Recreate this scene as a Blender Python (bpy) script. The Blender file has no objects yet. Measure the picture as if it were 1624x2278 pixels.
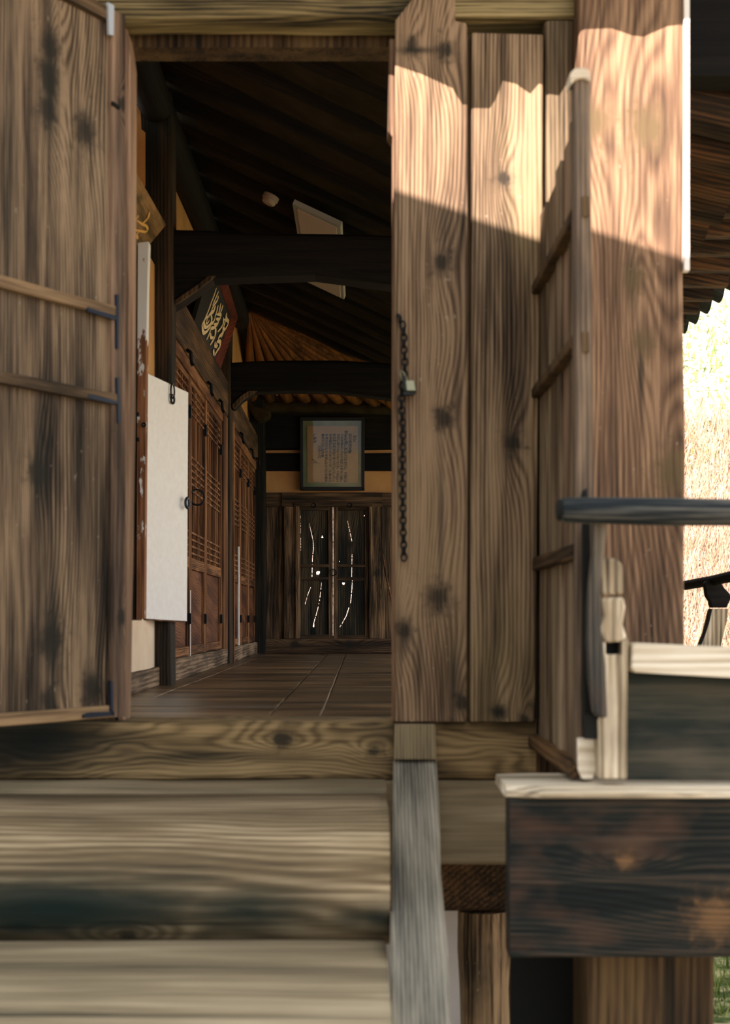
import bpy, bmesh, math, random
from mathutils import Vector, noise
random.seed(7)
SC = bpy.context.scene
COL = SC.collection
F = 3164.0; PX, PY = 800.0, 1378.0; EYE = 0.36      # focal length in pixels, horizon point, eye height above the hall floor

# ------------------------------------------------------------ camera, sky, sun
cd = bpy.data.cameras.new('camera'); cam = bpy.data.objects.new('camera', cd); COL.objects.link(cam)
cd.sensor_fit = 'VERTICAL'; cd.sensor_height = 36.0; cd.lens = F / 2278 * 36
cam.location = (0, 0, EYE); cam.rotation_euler = (math.pi/2, 0, 0)
cd.shift_x = (812 - PX) / 2278; cd.shift_y = (PY - 1139) / 2278
cd.clip_end = 500
cd.dof.use_dof = True; cd.dof.focus_distance = 12.5; cd.dof.aperture_fstop = 3.2
SC.camera = cam
w = bpy.data.worlds.new('sky'); SC.world = w; w.use_nodes = True
bg = w.node_tree.nodes['Background']; bg.inputs[0].default_value = (0.94, 0.97, 1.0, 1); bg.inputs[1].default_value = 1.0
sd = bpy.data.lights.new('sun', 'SUN'); sun = bpy.data.objects.new('sun', sd); COL.objects.link(sun)
SUN = Vector((0.394, 0.682, -0.616)).normalized()
sun.rotation_euler = SUN.to_track_quat('-Z', 'Y').to_euler()
sd.energy = 9.5; sd.angle = math.radians(0.12); sd.color = (1.0, 0.86, 0.79)
vs = SC.view_settings
vs.view_transform = 'Standard'; vs.look = 'None'; vs.gamma = 1; vs.exposure = 0.9
vs.use_curve_mapping = False

# ------------------------------------------------------------ helpers
def at(px, py, Y):
    return Vector(((px - PX) / F * Y, Y, EYE + (PY - py) / F * Y))
def on_plane(px, py, p0, n):
    d = Vector(((px - PX) / F, 1.0, (PY - py) / F)); o = Vector((0, 0, EYE))
    t = (Vector(p0) - o).dot(n) / d.dot(n)
    return o + d * t
def lin(c):
    return tuple(((v/255)/12.92 if v/255 <= .04045 else ((v/255+.055)/1.055)**2.4) for v in c) + (1,)

class G:                                              # small node-graph helper
    def __init__(s, name, rough=.8, spec=.3):
        s.m = bpy.data.materials.new(name); s.m.use_nodes = True; s.t = s.m.node_tree; s.n = s.t.nodes
        s.b = s.n['Principled BSDF']; s.b.inputs['Roughness'].default_value = rough
        s.b.inputs['Specular IOR Level'].default_value = spec
        s.pos = s.n.new('ShaderNodeNewGeometry').outputs['Position']
    def link(s, a, b):
        if isinstance(a, (int, float)): b.default_value = a
        elif isinstance(a, (tuple, list)): b.default_value = a
        else: s.t.links.new(a, b)
    def math(s, op, a, b=0.0, c=None, clamp=False):
        n = s.n.new('ShaderNodeMath'); n.operation = op; n.use_clamp = clamp
        s.link(a, n.inputs[0]); s.link(b, n.inputs[1])
        if c is not None: s.link(c, n.inputs[2])
        return n.outputs[0]
    def vm(s, op, a, b):
        n = s.n.new('ShaderNodeVectorMath'); n.operation = op
        s.link(a, n.inputs[0]); s.link(b, n.inputs[1])
        return n.outputs['Value'] if op == 'DOT_PRODUCT' else n.outputs[0]
    def comb(s, x, y, z):
        n = s.n.new('ShaderNodeCombineXYZ'); s.link(x, n.inputs[0]); s.link(y, n.inputs[1]); s.link(z, n.inputs[2]); return n.outputs[0]
    def noise(s, v, scale, detail=2, rough=.5):
        n = s.n.new('ShaderNodeTexNoise'); s.link(v, n.inputs['Vector']); n.inputs['Scale'].default_value = scale
        n.inputs['Detail'].default_value = detail; n.inputs['Roughness'].default_value = rough; return n.outputs['Fac']
    def ramp(s, f, stops):
        n = s.n.new('ShaderNodeValToRGB'); e = n.color_ramp.elements
        while len(e) < len(stops): e.new(.5)
        for i, (p, c) in enumerate(stops): e[i].position = p; e[i].color = c
        s.link(f, n.inputs[0]); return n.outputs['Color']
    def mix(s, f, a, b, mode='MIX'):
        n = s.n.new('ShaderNodeMix'); n.data_type = 'RGBA'; n.blend_type = mode
        s.link(f, n.inputs[0]); s.link(a, n.inputs[6]); s.link(b, n.inputs[7]); return n.outputs[2]
    def bump(s, h, strength, dist=.01):
        n = s.n.new('ShaderNodeBump'); n.inputs['Strength'].default_value = strength; n.inputs['Distance'].default_value = dist
        s.link(h, n.inputs['Height']); s.t.links.new(n.outputs[0], s.b.inputs['Normal'])
    def out(s, c): s.link(c, s.b.inputs['Base Color']); return s.m

def wood(name, dark, mid, light, u=(1, 0, 0), v=(0, 0, 1), bands=9, scale=2.2, stretch=.13, rings=14, bold=False, ring_amt=.24, knots=(), knot_col=(36, 34, 28),
         blobs=(), blob_col=(26, 30, 26), stain=None, stain_amt=.5, stain_scale=1.6, fine=.35, contrast=1.0, rough=.8, spec=.25, bump=.35, specks=0.0, vstretch=3.2, rnd=1.0, stain_thr=.5):
    contrast *= 1.12; dark = tuple(v*.72 for v in dark); mid = tuple(v*k for v, k in zip(mid, (.87, .85, .82)))
    if max(light) < 215: light = tuple(v*k for v, k in zip(light, (.96, .93, .89)))
    if not bold: rings *= 3.2; bands *= .8
    g = G(name, rough, spec)
    U = g.vm('DOT_PRODUCT', g.pos, tuple(u)); V = g.vm('DOT_PRODUCT', g.pos, tuple(v))
    wv = Vector(u).cross(Vector(v)); W = g.vm('DOT_PRODUCT', g.pos, tuple(wv))
    oi = g.n.new('ShaderNodeObjectInfo'); off = g.math('MULTIPLY', oi.outputs['Random'], 17.0 * rnd)
    Vo = g.math('ADD', V, off)
    gc = g.comb(U, g.math('MULTIPLY', W, .7), g.math('MULTIPLY', Vo, stretch))
    low = g.noise(gc, scale, 3, .55)
    ph = g.math('ADD', g.math('MULTIPLY', low, float(bands)), g.math('MULTIPLY', U, float(rings)))
    ph = g.math('ADD', ph, g.math('MULTIPLY', W, rings*.8))
    dk = None
    for k in knots:
        ku, kv, kr = k[:3]
        a = g.math('DIVIDE', g.math('SUBTRACT', U, ku), kr * 1.9); b = g.math('DIVIDE', g.math('SUBTRACT', V, kv), kr * 1.9 * vstretch)
        r2 = g.math('ADD', g.math('MULTIPLY', a, a), g.math('MULTIPLY', b, b))
        e = g.math('EXPONENT', g.math('MULTIPLY', r2, -1.0))
        ph = g.math('ADD', ph, g.math('MULTIPLY', e, 3.4 if bold else 3.6))
        a = g.math('DIVIDE', g.math('SUBTRACT', U, ku), kr); b = g.math('DIVIDE', g.math('SUBTRACT', V, kv), kr * 1.25)
        r2 = g.math('ADD', g.math('MULTIPLY', a, a), g.math('MULTIPLY', b, b))
        nn = g.math('MAXIMUM', g.math('MULTIPLY_ADD', g.noise(g.pos, 30, 3, .6), 3.4, -1.25), -.3)
        e = g.math('EXPONENT', g.math('MULTIPLY', g.math('MULTIPLY', r2, g.math('ADD', nn, .5)), -1.1))
        dk = e if dk is None else g.math('MAXIMUM', dk, e)
    ring = g.math('MULTIPLY_ADD', g.math('SINE', g.math('MULTIPLY', ph, 6.283)), .5, .5)
    ring = g.math('POWER', ring, .7)
    mod = g.noise(g.comb(U, W, g.math('MULTIPLY', Vo, .3)), 3.1, 2)
    f1 = g.noise(g.comb(U, W, g.math('MULTIPLY', Vo, .035)), 95, 3, .6)
    f2 = g.noise(g.comb(U, W, g.math('MULTIPLY', Vo, .06)), 26, 3, .6)
    val = g.math('ADD', g.math('MULTIPLY', g.math('SUBTRACT', ring, .5), .30 * contrast if bold else ring_amt * contrast), .5)
    val = g.math('ADD', val, g.math('MULTIPLY', g.math('SUBTRACT', f1, .5), fine * 2.2 * contrast))
    val = g.math('ADD', val, g.math('MULTIPLY', g.math('SUBTRACT', f2, .5), fine * 2.0 * contrast))
    val = g.math('ADD', val, g.math('MULTIPLY', g.math('SUBTRACT', mod, .5), .9 * contrast))
    wide = g.noise(g.comb(U, g.math('MULTIPLY', W, .6), g.math('MULTIPLY', Vo, .07)), 11, 2, .5)
    val = g.math('ADD', val, g.math('MULTIPLY', g.math('SUBTRACT', wide, .5), .9 * contrast))
    c = g.ramp(val, [(.14, lin(dark)), (.5, lin(mid)), (.84, lin(light))])
    if stain:
        sn = g.noise(g.comb(U, W, g.math('MULTIPLY', Vo, .45)), stain_scale, 4, .6)
        sf = g.math('MULTIPLY', g.math('SUBTRACT', sn, stain_thr), 5.0, clamp=True)
        c = g.mix(g.math('MULTIPLY', sf, stain_amt), c, lin(stain))
    if blobs:                                            # long stains and resin streaks; on sill and log also painted shade
        bn = g.math('SUBTRACT', g.noise(g.comb(U, W, g.math('MULTIPLY', Vo, .25)), 9, 4, .6), .5); acc = None
        for bu, bv, ru, rv, am in blobs:
            a = g.math('DIVIDE', g.math('SUBTRACT', U, bu), ru); b = g.math('DIVIDE', g.math('SUBTRACT', V, bv), rv)
            r2 = g.math('ADD', g.math('MULTIPLY', a, a), g.math('MULTIPLY', b, b))
            e = g.math('MULTIPLY', g.math('SUBTRACT', g.math('EXPONENT', g.math('MULTIPLY', r2, -1.0)), g.math('MULTIPLY', bn, -.9)), am, clamp=True)
            e = g.math('MULTIPLY', e, g.math('EXPONENT', g.math('MULTIPLY', r2, -.6)))
            acc = e if acc is None else g.math('MAXIMUM', acc, e)
        c = g.mix(acc, c, lin(blob_col))
    if specks:
        sp = g.noise(g.comb(U, W, g.math('MULTIPLY', Vo, .6)), 60, 1)
        sf = g.math('MULTIPLY', g.math('SUBTRACT', sp, .76), 14.0, clamp=True)
        c = g.mix(g.math('MULTIPLY', sf, specks), c, lin((215, 200, 175)))
    cr = g.noise(g.comb(U, W, g.math('MULTIPLY', Vo, .03)), 13, 2, .4)     # drying cracks along the grain
    cf = g.math('MULTIPLY', g.math('SUBTRACT', cr, .70), 22.0, clamp=True)
    c = g.mix(g.math('MULTIPLY', cf, .75), c, lin((18, 20, 17)))
    if dk is not None:
        dk = g.math('MULTIPLY', dk, g.math('MULTIPLY_ADD', ring, .75, .5))
        c = g.mix(g.math('MINIMUM', g.math('MULTIPLY', dk, 1.15), .92), c, lin(knot_col))
    h = g.math('SUBTRACT', val, g.math('MULTIPLY', cf, .6))
    g.bump(h, bump, .012)
    return g.out(c)

def plain(name, c, rough=.7, spec=.3, var=.0, scale=6, c2=None, bump=0, metal=0, thr=(.35, .65)):
    g = G(name, rough, spec); g.b.inputs['Metallic'].default_value = metal
    if not c2 and not bump: return g.out(lin(c))
    n = g.noise(g.pos, scale, 5, .62)
    if bump: g.bump(n, bump)
    return g.out(g.ramp(n, [(thr[0], lin(c)), (thr[1], lin(c2 or c))]))

def empty(name, label=None, cat=None, loc=(0, 0, 0), group=None, kind=None):
    o = bpy.data.objects.new(name, None); COL.objects.link(o); o.location = loc; o.empty_display_size = .1
    tag(o, label, cat, group, kind); return o
def tag(o, label=None, cat=None, group=None, kind=None):
    if label: o['label'] = label
    if cat: o['category'] = cat
    if group: o['group'] = group
    if kind: o['kind'] = kind
    return o
def mk(name, bm, mat, parent=None, label=None, cat=None, group=None, kind=None, smooth=False, bevel=0, mats=None):
    bmesh.ops.remove_doubles(bm, verts=bm.verts, dist=1e-6)
    bmesh.ops.recalc_face_normals(bm, faces=bm.faces)
    if parent is None:
        xs = [v.co.x for v in bm.verts]; ys = [v.co.y for v in bm.verts]; zs = [v.co.z for v in bm.verts]
        L = Vector(((min(xs)+max(xs))/2, (min(ys)+max(ys))/2, min(zs)))
    else:
        L = Vector((0, 0, 0)); p = parent
        while p: L += p.location; p = p.parent
    bmesh.ops.translate(bm, verts=bm.verts, vec=-L)
    me = bpy.data.meshes.new(name); bm.to_mesh(me); bm.free()
    for mm in (mats or [mat]): me.materials.append(mm)
    if smooth:
        for p in me.polygons: p.use_smooth = True
    o = bpy.data.objects.new(name, me); COL.objects.link(o)
    if parent is None: o.location = L
    else: o.parent = parent
    if bevel:
        b = o.modifiers.new('edge', 'BEVEL'); b.width = bevel; b.segments = 2; b.limit_method = 'ANGLE'; b.angle_limit = math.radians(40)
    return tag(o, label, cat, group, kind)

def loft(bm, rings, cap=True, closed=True):
    R = [[bm.verts.new(p) for p in r] for r in rings]
    for a, b in zip(R, R[1:]):
        n = len(a)
        for i in range(n if closed else n-1):
            j = (i+1) % n
            try: bm.faces.new((a[i], a[j], b[j], b[i]))
            except ValueError: pass
    if cap:
        bm.faces.new(R[0]); bm.faces.new(R[-1])
    return bm
def rrect(a0, a1, b0, b1, r, seg=2):
    r = min(r, (a1-a0)/2.01, (b1-b0)/2.01); out = []
    for cx, cy, s in ((a1-r, b1-r, 0), (a0+r, b1-r, 90), (a0+r, b0+r, 180), (a1-r, b0+r, 270)):
        for i in range(seg+1):
            t = math.radians(s + 90*i/seg); out.append((cx + r*math.cos(t), cy + r*math.sin(t)))
    return out
def beam(x0, x1, y0, y1, z0, z1, axis=None, r=.008, wob=.0025, n=14, bm=None, nf=3.0):
    """a sawn timber: rounded edges, slightly uneven along its length"""
    bm = bm or bmesh.new(); lo = (x0, y0, z0); hi = (x1, y1, z1)
    if axis is None: axis = max(range(3), key=lambda i: hi[i]-lo[i])
    o = [i for i in range(3) if i != axis]
    prof = rrect(lo[o[0]], hi[o[0]], lo[o[1]], hi[o[1]], r)
    rings = []
    for k in range(n+1):
        a = lo[axis] + (hi[axis]-lo[axis])*k/n; ring = []
        for p in prof:
            q = [0, 0, 0]; q[axis] = a; q[o[0]] = p[0]; q[o[1]] = p[1]; q = Vector(q)
            if wob:
                d = noise.noise_vector(q*nf + Vector((lo[0]*9, lo[1]*5, lo[2]*7)))*wob; d[axis] = 0; q += d
            ring.append(q)
        rings.append(ring)
    return loft(bm, rings)
def box(x0, x1, y0, y1, z0, z1, bm=None):
    bm = bm or bmesh.new()
    loft(bm, [[(x0, y0, z), (x1, y0, z), (x1, y1, z), (x0, y1, z)] for z in (z0, z1)]); return bm
def tube(path, rad, seg=12, bm=None, wob=0, cap=True):
    bm = bm or bmesh.new(); path = [Vector(p) for p in path]; n = len(path)
    if not isinstance(rad, (list, tuple)): rad = [rad]*n
    rings = []; up = None
    for i, p in enumerate(path):
        t = (path[min(i+1, n-1)] - path[max(i-1, 0)]).normalized()
        if up is None: up = t.orthogonal().normalized()
        up = (up - t*up.dot(t)).normalized(); s = t.cross(up)
        ring = []
        for k in range(seg):
            a = 2*math.pi*k/seg; d = up*math.cos(a) + s*math.sin(a)
            q = p + d*rad[i]
            if wob: q = q + d*noise.noise(q*3.0)*wob
            ring.append(q)
        rings.append(ring)
    return loft(bm, rings, cap)
def line(a, b, n): a = Vector(a); b = Vector(b); return [a.lerp(b, i/n) for i in range(n+1)]
def prism(pts, vec, bm=None):
    """polygon (3D points) given a real thickness"""
    bm = bm or bmesh.new(); vec = Vector(vec)
    loft(bm, [[Vector(p) for p in pts], [Vector(p)+vec for p in pts]]); return bm
def prism_px(pts, Y, th, bm=None): return prism([at(x, y, Y) for x, y in pts], (0, th, 0), bm)
def ribbon(bm, pts, wid, nrm, th):
    """brush stroke: flat ribbon with a small thickness, pts in 3D, on a plane with normal nrm"""
    pts = [Vector(p) for p in pts]; n = len(pts)
    sm = []
    for i in range(n-1):                                  # Catmull-Rom
        p0, p1, p2, p3 = pts[max(i-1, 0)], pts[i], pts[i+1], pts[min(i+2, n-1)]
        for k in range(5):
            t = k/5; sm.append(.5*((2*p1)+(p2-p0)*t+(2*p0-5*p1+4*p2-p3)*t*t+(3*p1-p0-3*p2+p3)*t**3))
    sm.append(pts[-1]); m = len(sm); L = []; R = []
    for i, p in enumerate(sm):
        t = (sm[min(i+1, m-1)]-sm[max(i-1, 0)]).normalized(); s = t.cross(nrm).normalized()
        f = i/(m-1); ww = wid*.5*(.35+.65*min(1, 6*f, 5*(1-f)+.2))
        L.append(p+s*ww); R.append(p-s*ww)
    rings = [[L[i], R[i], R[i]+nrm*th, L[i]+nrm*th] for i in range(m)]
    loft(bm, rings)
def torus_ring(c, R, r, n=(1, 0, 0), bm=None, seg=20, sy=1.0):
    bm = bm or bmesh.new(); n = Vector(n).normalized(); a = n.orthogonal().normalized()
    if abs(n.z) < .9: a = Vector((0, 0, 1)) - n*n.z; a.normalize()
    b = n.cross(a); rings = []
    for i in range(seg+1):
        t = 2*math.pi*i/seg; d = a*math.cos(t)*sy + b*math.sin(t); p = Vector(c)+d*R; dn = d.normalized()
        rings.append([p + dn*r*math.cos(q) + n*r*math.sin(q) for q in (0, 1.26, 2.51, 3.77, 5.03)])
    return loft(bm, rings, cap=False)

ORD = ['nearest', 'second', 'third', 'fourth', 'fifth', 'sixth', 'seventh', 'eighth', 'ninth', 'tenth', 'eleventh', 'twelfth', 'thirteenth', 'fourteenth', 'fifteenth', 'sixteenth', 'seventeenth', 'eighteenth']
def nth(i, n=18): return ORD[i] if i < n else 'one of the farthest'
# ------------------------------------------------------------ materials
kz = 4.95
def kn(*l, Y=kz): return [(at(x, y, Y).x, at(x, y, Y).z, r*1.2) for x, y, r in l]
LD = Vector((.545, .839, 0)).normalized()               # direction along the open left leaf
LN = Vector((LD.y, -LD.x, 0))                           # its face normal, towards the camera
LP = Vector((-.8375, 5.0, 0))
def leafpt(px, py): return on_plane(px, py, LP, LN)
def bl(*l, Y=kz):
    return [(at(x, y, Y).x, at(x, y, Y).z, rx/F*Y, ry/F*Y, a) for x, y, rx, ry, a in l]
def lbl(*l):
    o = []
    for x, y, rx, ry, a in l:
        p = leafpt(x, y); o.append((p.dot(LD), p.z, rx/F*4.9*1.35, ry/F*4.9, a))
    return o
def lkn(*l):
    o = []
    for x, y, r in l:
        p = leafpt(x, y); o.append((p.dot(LD), p.z, r*1.15))
    return o
M = {}
M['leaf'] = wood('weathered grey brown door boards', (34, 30, 24), (108, 91, 74), (156, 136, 112), u=LD, rings=24, bands=9, ring_amt=.34, contrast=1.1, fine=.4, blobs=lbl((112, 200, 22, 190, .8), (85, 1000, 14, 170, .6), (115, 1430, 26, 170, .8), (205, 1540, 16, 60, .7), (20, 500, 22, 500, .5), (190, 280, 18, 60, .5)), stain=(34, 44, 36), stain_amt=.5, stain_thr=.56,
    knots=lkn((112, 105, .035), (108, 172, .04), (104, 246, .035), (187, 292, .04), (82, 1050, .035), (112, 1425, .045), (205, 1530, .04), (108, 1560, .03)), specks=.3, rnd=0)
M['leafframe'] = wood('paler worn door stile', (66, 54, 45), (136, 112, 94), (172, 147, 126), u=LD, rings=30, bands=5, specks=.2, knots=lkn((258, 232, .012), (262, 1375, .02)), rnd=0)
M['leafrail'] = wood('worn door rail', (60, 50, 38), (140, 115, 88), (176, 150, 116), u=(0, 0, 1), v=LD, rings=40, bands=5, rnd=0)
M['plankA'] = wood('brown knotted plank', (44, 34, 27), (122, 99, 78), (168, 144, 118), rings=20, bands=9, ring_amt=.3, blobs=bl((987, 500, 8, 110, .6), (980, 1150, 9, 220, .6), (900, 1420, 18, 60, .7), (1008, 1510, 18, 110, .75), (930, 1480, 14, 90, .5), (1015, 880, 12, 80, .5), (930, 118, 60, 10, .8)), stain=(140, 124, 84), stain_amt=.3, stain_thr=.5, specks=.35,
    knots=kn((990, 118, .022), (915, 108, .018), (983, 590, .026), (985, 935, .028), (975, 1330, .035), (1025, 1560, .022), (900, 1400, .02)), rnd=0)
M['plankB'] = wood('olive brown knotted plank', (46, 37, 29), (124, 103, 81), (170, 148, 122), rings=22, bands=9, ring_amt=.3, blobs=bl((1160, 900, 14, 130, .55), (1135, 1010, 10, 60, .5), (1110, 1583, 22, 10, .9), (1100, 1430, 8, 130, .5), (1165, 1500, 14, 90, .4), (1130, 600, 12, 120, .3)), stain=(140, 126, 80), stain_amt=.4, stain_thr=.5, specks=.45,
    knots=kn((1120, 400, .02), (1140, 985, .022), (1108, 1583, .02), (1165, 1600, .015)), rnd=0)
M['jamb'] = wood('grey olive jamb', (62, 52, 40), (122, 106, 84), (150, 134, 108), rings=20, bands=4)
M['edge'] = wood('pinkish worn plank edge', (96, 74, 56), (158, 126, 102), (196, 166, 140), rings=16, bands=4)
M['column'] = wood('reddish brown column with swirling grain', (54, 40, 32), (130, 103, 82), (178, 148, 120), blobs=bl((1405, 620, 16, 90, .75), (1425, 830, 10, 130, .7), (1500, 1055, 24, 22, .8), (1400, 250, 30, 60, .2), (1370, 1000, 8, 200, .4), Y=4.84), rings=32, bands=17, scale=1.9, stretch=.16, specks=.25, contrast=.62, fine=.5, bold=True,
    knots=kn((1440, 285, .05), (1325, 270, .04), (1410, 620, .03), (1500, 1050, .05), (1432, 760, .03), Y=4.84), rnd=0, knot_col=(100, 84, 58))
M['lintel'] = wood('olive lintel', (58, 52, 36), (140, 125, 88), (180, 166, 124), u=(0, 0, 1), v=(1, 0, 0), rings=26, bands=5, contrast=1.2)
M['sill'] = wood('swirled sill grain', (36, 33, 22), (128, 108, 76), (168, 146, 108), u=(0, 0, 1), v=(1, 0, 0), rings=20, bands=22, scale=3.0, stretch=.26, bold=True, stain=(26, 30, 24), stain_amt=.3, stain_thr=.5, contrast=.8,
    knots=[(-.06, -.27, .03), (-.10, .05, .02)], vstretch=2.4, rnd=0, blob_col=(20, 24, 20), blobs=[(-.06, -1.15, .16, .35, 1.2), (-.12, -.55, .03, .5, .6), (-.05, .1, .04, .12, .4)])  # first blob paints the open leaf's shade on the sill's left end
M['tread'] = wood('pale worn log step', (92, 84, 66), (158, 144, 118), (206, 194, 168), u=(0, .6, .8), v=(1, 0, 0), rings=7, bands=6, stain=(110, 98, 72), stain_amt=.45, fine=.2, contrast=.6, ring_amt=.12, scale=3.2, stretch=.22)
M['logface'] = wood('dark log with flowing grain', (50, 46, 35), (136, 119, 92), (212, 197, 168), blob_col=(18, 34, 31), blobs=[(-.05, -.85, .13, .65, 1.15), (-.07, -.32, .11, .3, 1.05), (-.08, .05, .07, .12, .9), (.0, -1.35, .14, .4, 1.0), (.03, -.55, .035, .3, .6), (-.08, -.0, .06, .16, .8), (-.1, -.95, .05, .15, 1.0)], u=(0, .1, 1), v=(1, 0, 0), rings=24, bands=12, scale=2.0, stretch=.2, bold=True, fine=.3,  # face stains, with the shade below the lit top painted in
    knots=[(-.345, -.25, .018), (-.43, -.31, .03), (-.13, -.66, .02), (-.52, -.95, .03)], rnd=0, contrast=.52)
M['stair'] = wood('grey weathered board', (104, 102, 94), (164, 160, 148), (196, 192, 180), u=(1, 0, 0), v=(0, .93, .36), rings=26, bands=6, fine=.25, specks=.1)
M['stairtop'] = wood('brown end of grey board', (84, 76, 60), (126, 114, 92), (150, 138, 112), rings=26, bands=6)
M['cream'] = wood('bleached cream timber and painted sun', (160, 146, 122), (238, 226, 204), (252, 244, 228), u=(0, .3, 1), v=(1, 0, 0), rings=14, bands=5, fine=.3, contrast=.8)
M['bleached'] = wood('bleached upright timber', (110, 96, 78), (202, 186, 160), (240, 228, 206), rings=14, bands=5, stain=(70, 62, 52), stain_amt=.5, stain_scale=6, fine=.3)
M['porchdark'] = wood('blue black charred looking beam', (8, 18, 20), (25, 33, 33), (70, 62, 54), u=(0, 0, 1), v=(1, 0, 0), rings=18, bands=5, scale=2.6, stain=(112, 80, 60), stain_amt=.6, stain_scale=3.2, stain_thr=.58,
    knots=[(-.30, .73, .02), (-.46, .98, .05)], knot_col=(120, 90, 60), rnd=0, contrast=.9)
M['panel'] = wood('dark teal stained panel', (18, 28, 28), (42, 50, 47), (80, 78, 68), u=(0, 0, 1), v=(1, 0, 0), rings=5, bands=4, scale=1.6, ring_amt=.12, contrast=.7, stain=(112, 100, 84), stain_amt=.5, stain_scale=3)
M['rail'] = wood('weathered blue grey round rail', (34, 44, 50), (104, 106, 104), (190, 176, 152), u=(0, .5, .86), v=(1, 0, 0), rings=14, bands=4, fine=.5)
M['stilewood'] = wood('grey brown leaf stile', (58, 48, 42), (112, 96, 82), (156, 138, 120), rings=22, bands=5, stain=(60, 58, 54), stain_amt=.5, stain_scale=4)
M['carved'] = wood('slate grey carved bracket', (40, 46, 50), (82, 80, 76), (126, 118, 106), rings=16, bands=5, stain=(110, 80, 64), stain_amt=.6, stain_scale=4)
M['foldboard'] = wood('grey brown boards of folded leaf', (48, 38, 30), (122, 104, 84), (176, 162, 138), u=(0, 1, 0), rings=24, bands=5, fine=.4)
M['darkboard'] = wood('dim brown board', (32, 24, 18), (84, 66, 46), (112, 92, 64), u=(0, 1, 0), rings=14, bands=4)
M['undercol'] = wood('peeling weathered round post', (34, 28, 20), (110, 86, 60), (176, 150, 118), rings=14, bands=7, stain=(30, 40, 38), stain_amt=.7, stain_scale=5, specks=.5, fine=.5, contrast=1.2)
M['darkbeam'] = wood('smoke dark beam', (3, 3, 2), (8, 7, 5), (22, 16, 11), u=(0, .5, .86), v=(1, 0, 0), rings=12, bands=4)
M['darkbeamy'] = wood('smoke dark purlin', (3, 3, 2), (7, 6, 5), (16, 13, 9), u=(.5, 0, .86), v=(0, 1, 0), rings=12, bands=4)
M['darkpost'] = wood('smoke dark post', (16, 18, 15), (40, 36, 27), (76, 58, 40), rings=16, bands=4, stain=(16, 26, 24), stain_amt=.5)
M['brownpost'] = wood('brown corner post', (44, 28, 16), (100, 66, 40), (150, 104, 68), rings=18, bands=4)
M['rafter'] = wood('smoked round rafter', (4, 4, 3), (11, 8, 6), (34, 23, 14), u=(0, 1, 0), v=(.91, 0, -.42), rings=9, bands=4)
M['eaverafter'] = wood('sunburnt eave rafter', (22, 18, 14), (54, 42, 30), (104, 76, 50), u=(0, 1, 0), v=(.97, 0, -.2), rings=12, bands=4)
M['fanrafter'] = wood('reddish fan rafter', (60, 36, 20), (136, 86, 48), (180, 118, 66), u=(1, 0, 0), v=(.3, .93, -.2), rings=1, bands=2, ring_amt=.08, contrast=.7, bump=.1)
M['frame'] = wood('orange brown lattice timber', (60, 36, 20), (128, 84, 54), (182, 136, 96), u=(0, 1, 0), rings=24, bands=4, fine=.4)
M['framey'] = wood('orange brown rail timber', (60, 36, 20), (122, 80, 50), (172, 126, 86), u=(0, 0, 1), v=(0, 1, 0), rings=24, bands=4, fine=.4)
M['headbeam'] = wood('brown head beam', (30, 23, 15), (78, 60, 40), (120, 92, 62), u=(0, 0, 1), v=(0, 1, 0), rings=14, bands=6)
M['doorpanel'] = wood('red brown door panel with wavy grain', (46, 24, 15), (100, 60, 40), (138, 96, 68), u=(0, .15, 1), v=(0, 1, -.15), rings=16, bands=8, scale=3, stretch=.35, fine=.15)
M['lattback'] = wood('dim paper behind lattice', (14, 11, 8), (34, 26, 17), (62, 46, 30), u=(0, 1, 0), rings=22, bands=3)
M['sillbeam'] = wood('scuffed wall sill', (50, 40, 32), (112, 92, 74), (164, 142, 118), u=(0, 0, 1), v=(0, 1, 0), rings=14, bands=5, stain=(28, 36, 34), stain_amt=.6, stain_scale=4)
M['endboard'] = wood('near black door board', (20, 22, 20), (46, 46, 40), (92, 80, 62), rings=16, bands=9, scale=3, rnd=0, fine=.4,
    knots=[(at(777, 1212, 15.2).x, at(777, 1212, 15.2).z, .045), (at(692, 1205, 15.2).x, at(692, 1205, 15.2).z, .04)], stain=(120, 104, 78), stain_amt=.25, stain_scale=5, stain_thr=.6)
M['endframe'] = wood('weathered dark door frame', (30, 24, 19), (88, 70, 52), (150, 122, 92), rings=26, bands=5, fine=.5, knots=[(at(838, 1275, 15.2).x, at(838, 1275, 15.2).z, .04), (at(650, 1315, 15.2).x, at(650, 1315, 15.2).z, .03)], rnd=0)
M['endframex'] = wood('weathered dark head rail', (26, 22, 17), (76, 60, 44), (128, 102, 76), u=(0, 0, 1), v=(1, 0, 0), rings=20, bands=5, fine=.4)
M['endsill'] = wood('dark brown end sill', (34, 26, 19), (86, 66, 48), (118, 94, 68), u=(0, 0, 1), v=(1, 0, 0), rings=14, bands=6,
    knots=[(at(0, 1432, 15.1).z, at(655, 0, 15.1).x, .04), (at(0, 1434, 15.1).z, at(778, 0, 15.1).x, .04)])
M['floor'] = wood('polished dark floor boards', (44, 40, 32), (104, 87, 66), (158, 132, 100), u=(0, 1, 0), v=(1, 0, 0), rings=10, bands=7, scale=2.6, stretch=.22, contrast=1.2, stain=(36, 46, 42), stain_amt=.45, stain_scale=1.2, rough=.36, spec=.5, bump=.25, rnd=0)
M['dust'] = plain('dusty gap', (176, 152, 120), .9)
M['plaster'] = plain('ochre plaster', (188, 138, 86), .95, .1, c2=(204, 156, 102), scale=3)
M['whiteplaster'] = plain('cream plaster', (226, 200, 168), .95, .1, c2=(240, 220, 194), scale=3)
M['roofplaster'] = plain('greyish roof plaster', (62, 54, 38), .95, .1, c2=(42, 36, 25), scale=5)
M['whitewall'] = plain('white limewash', (240, 232, 224), .9, .1, c2=(250, 244, 238), scale=4)
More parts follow.
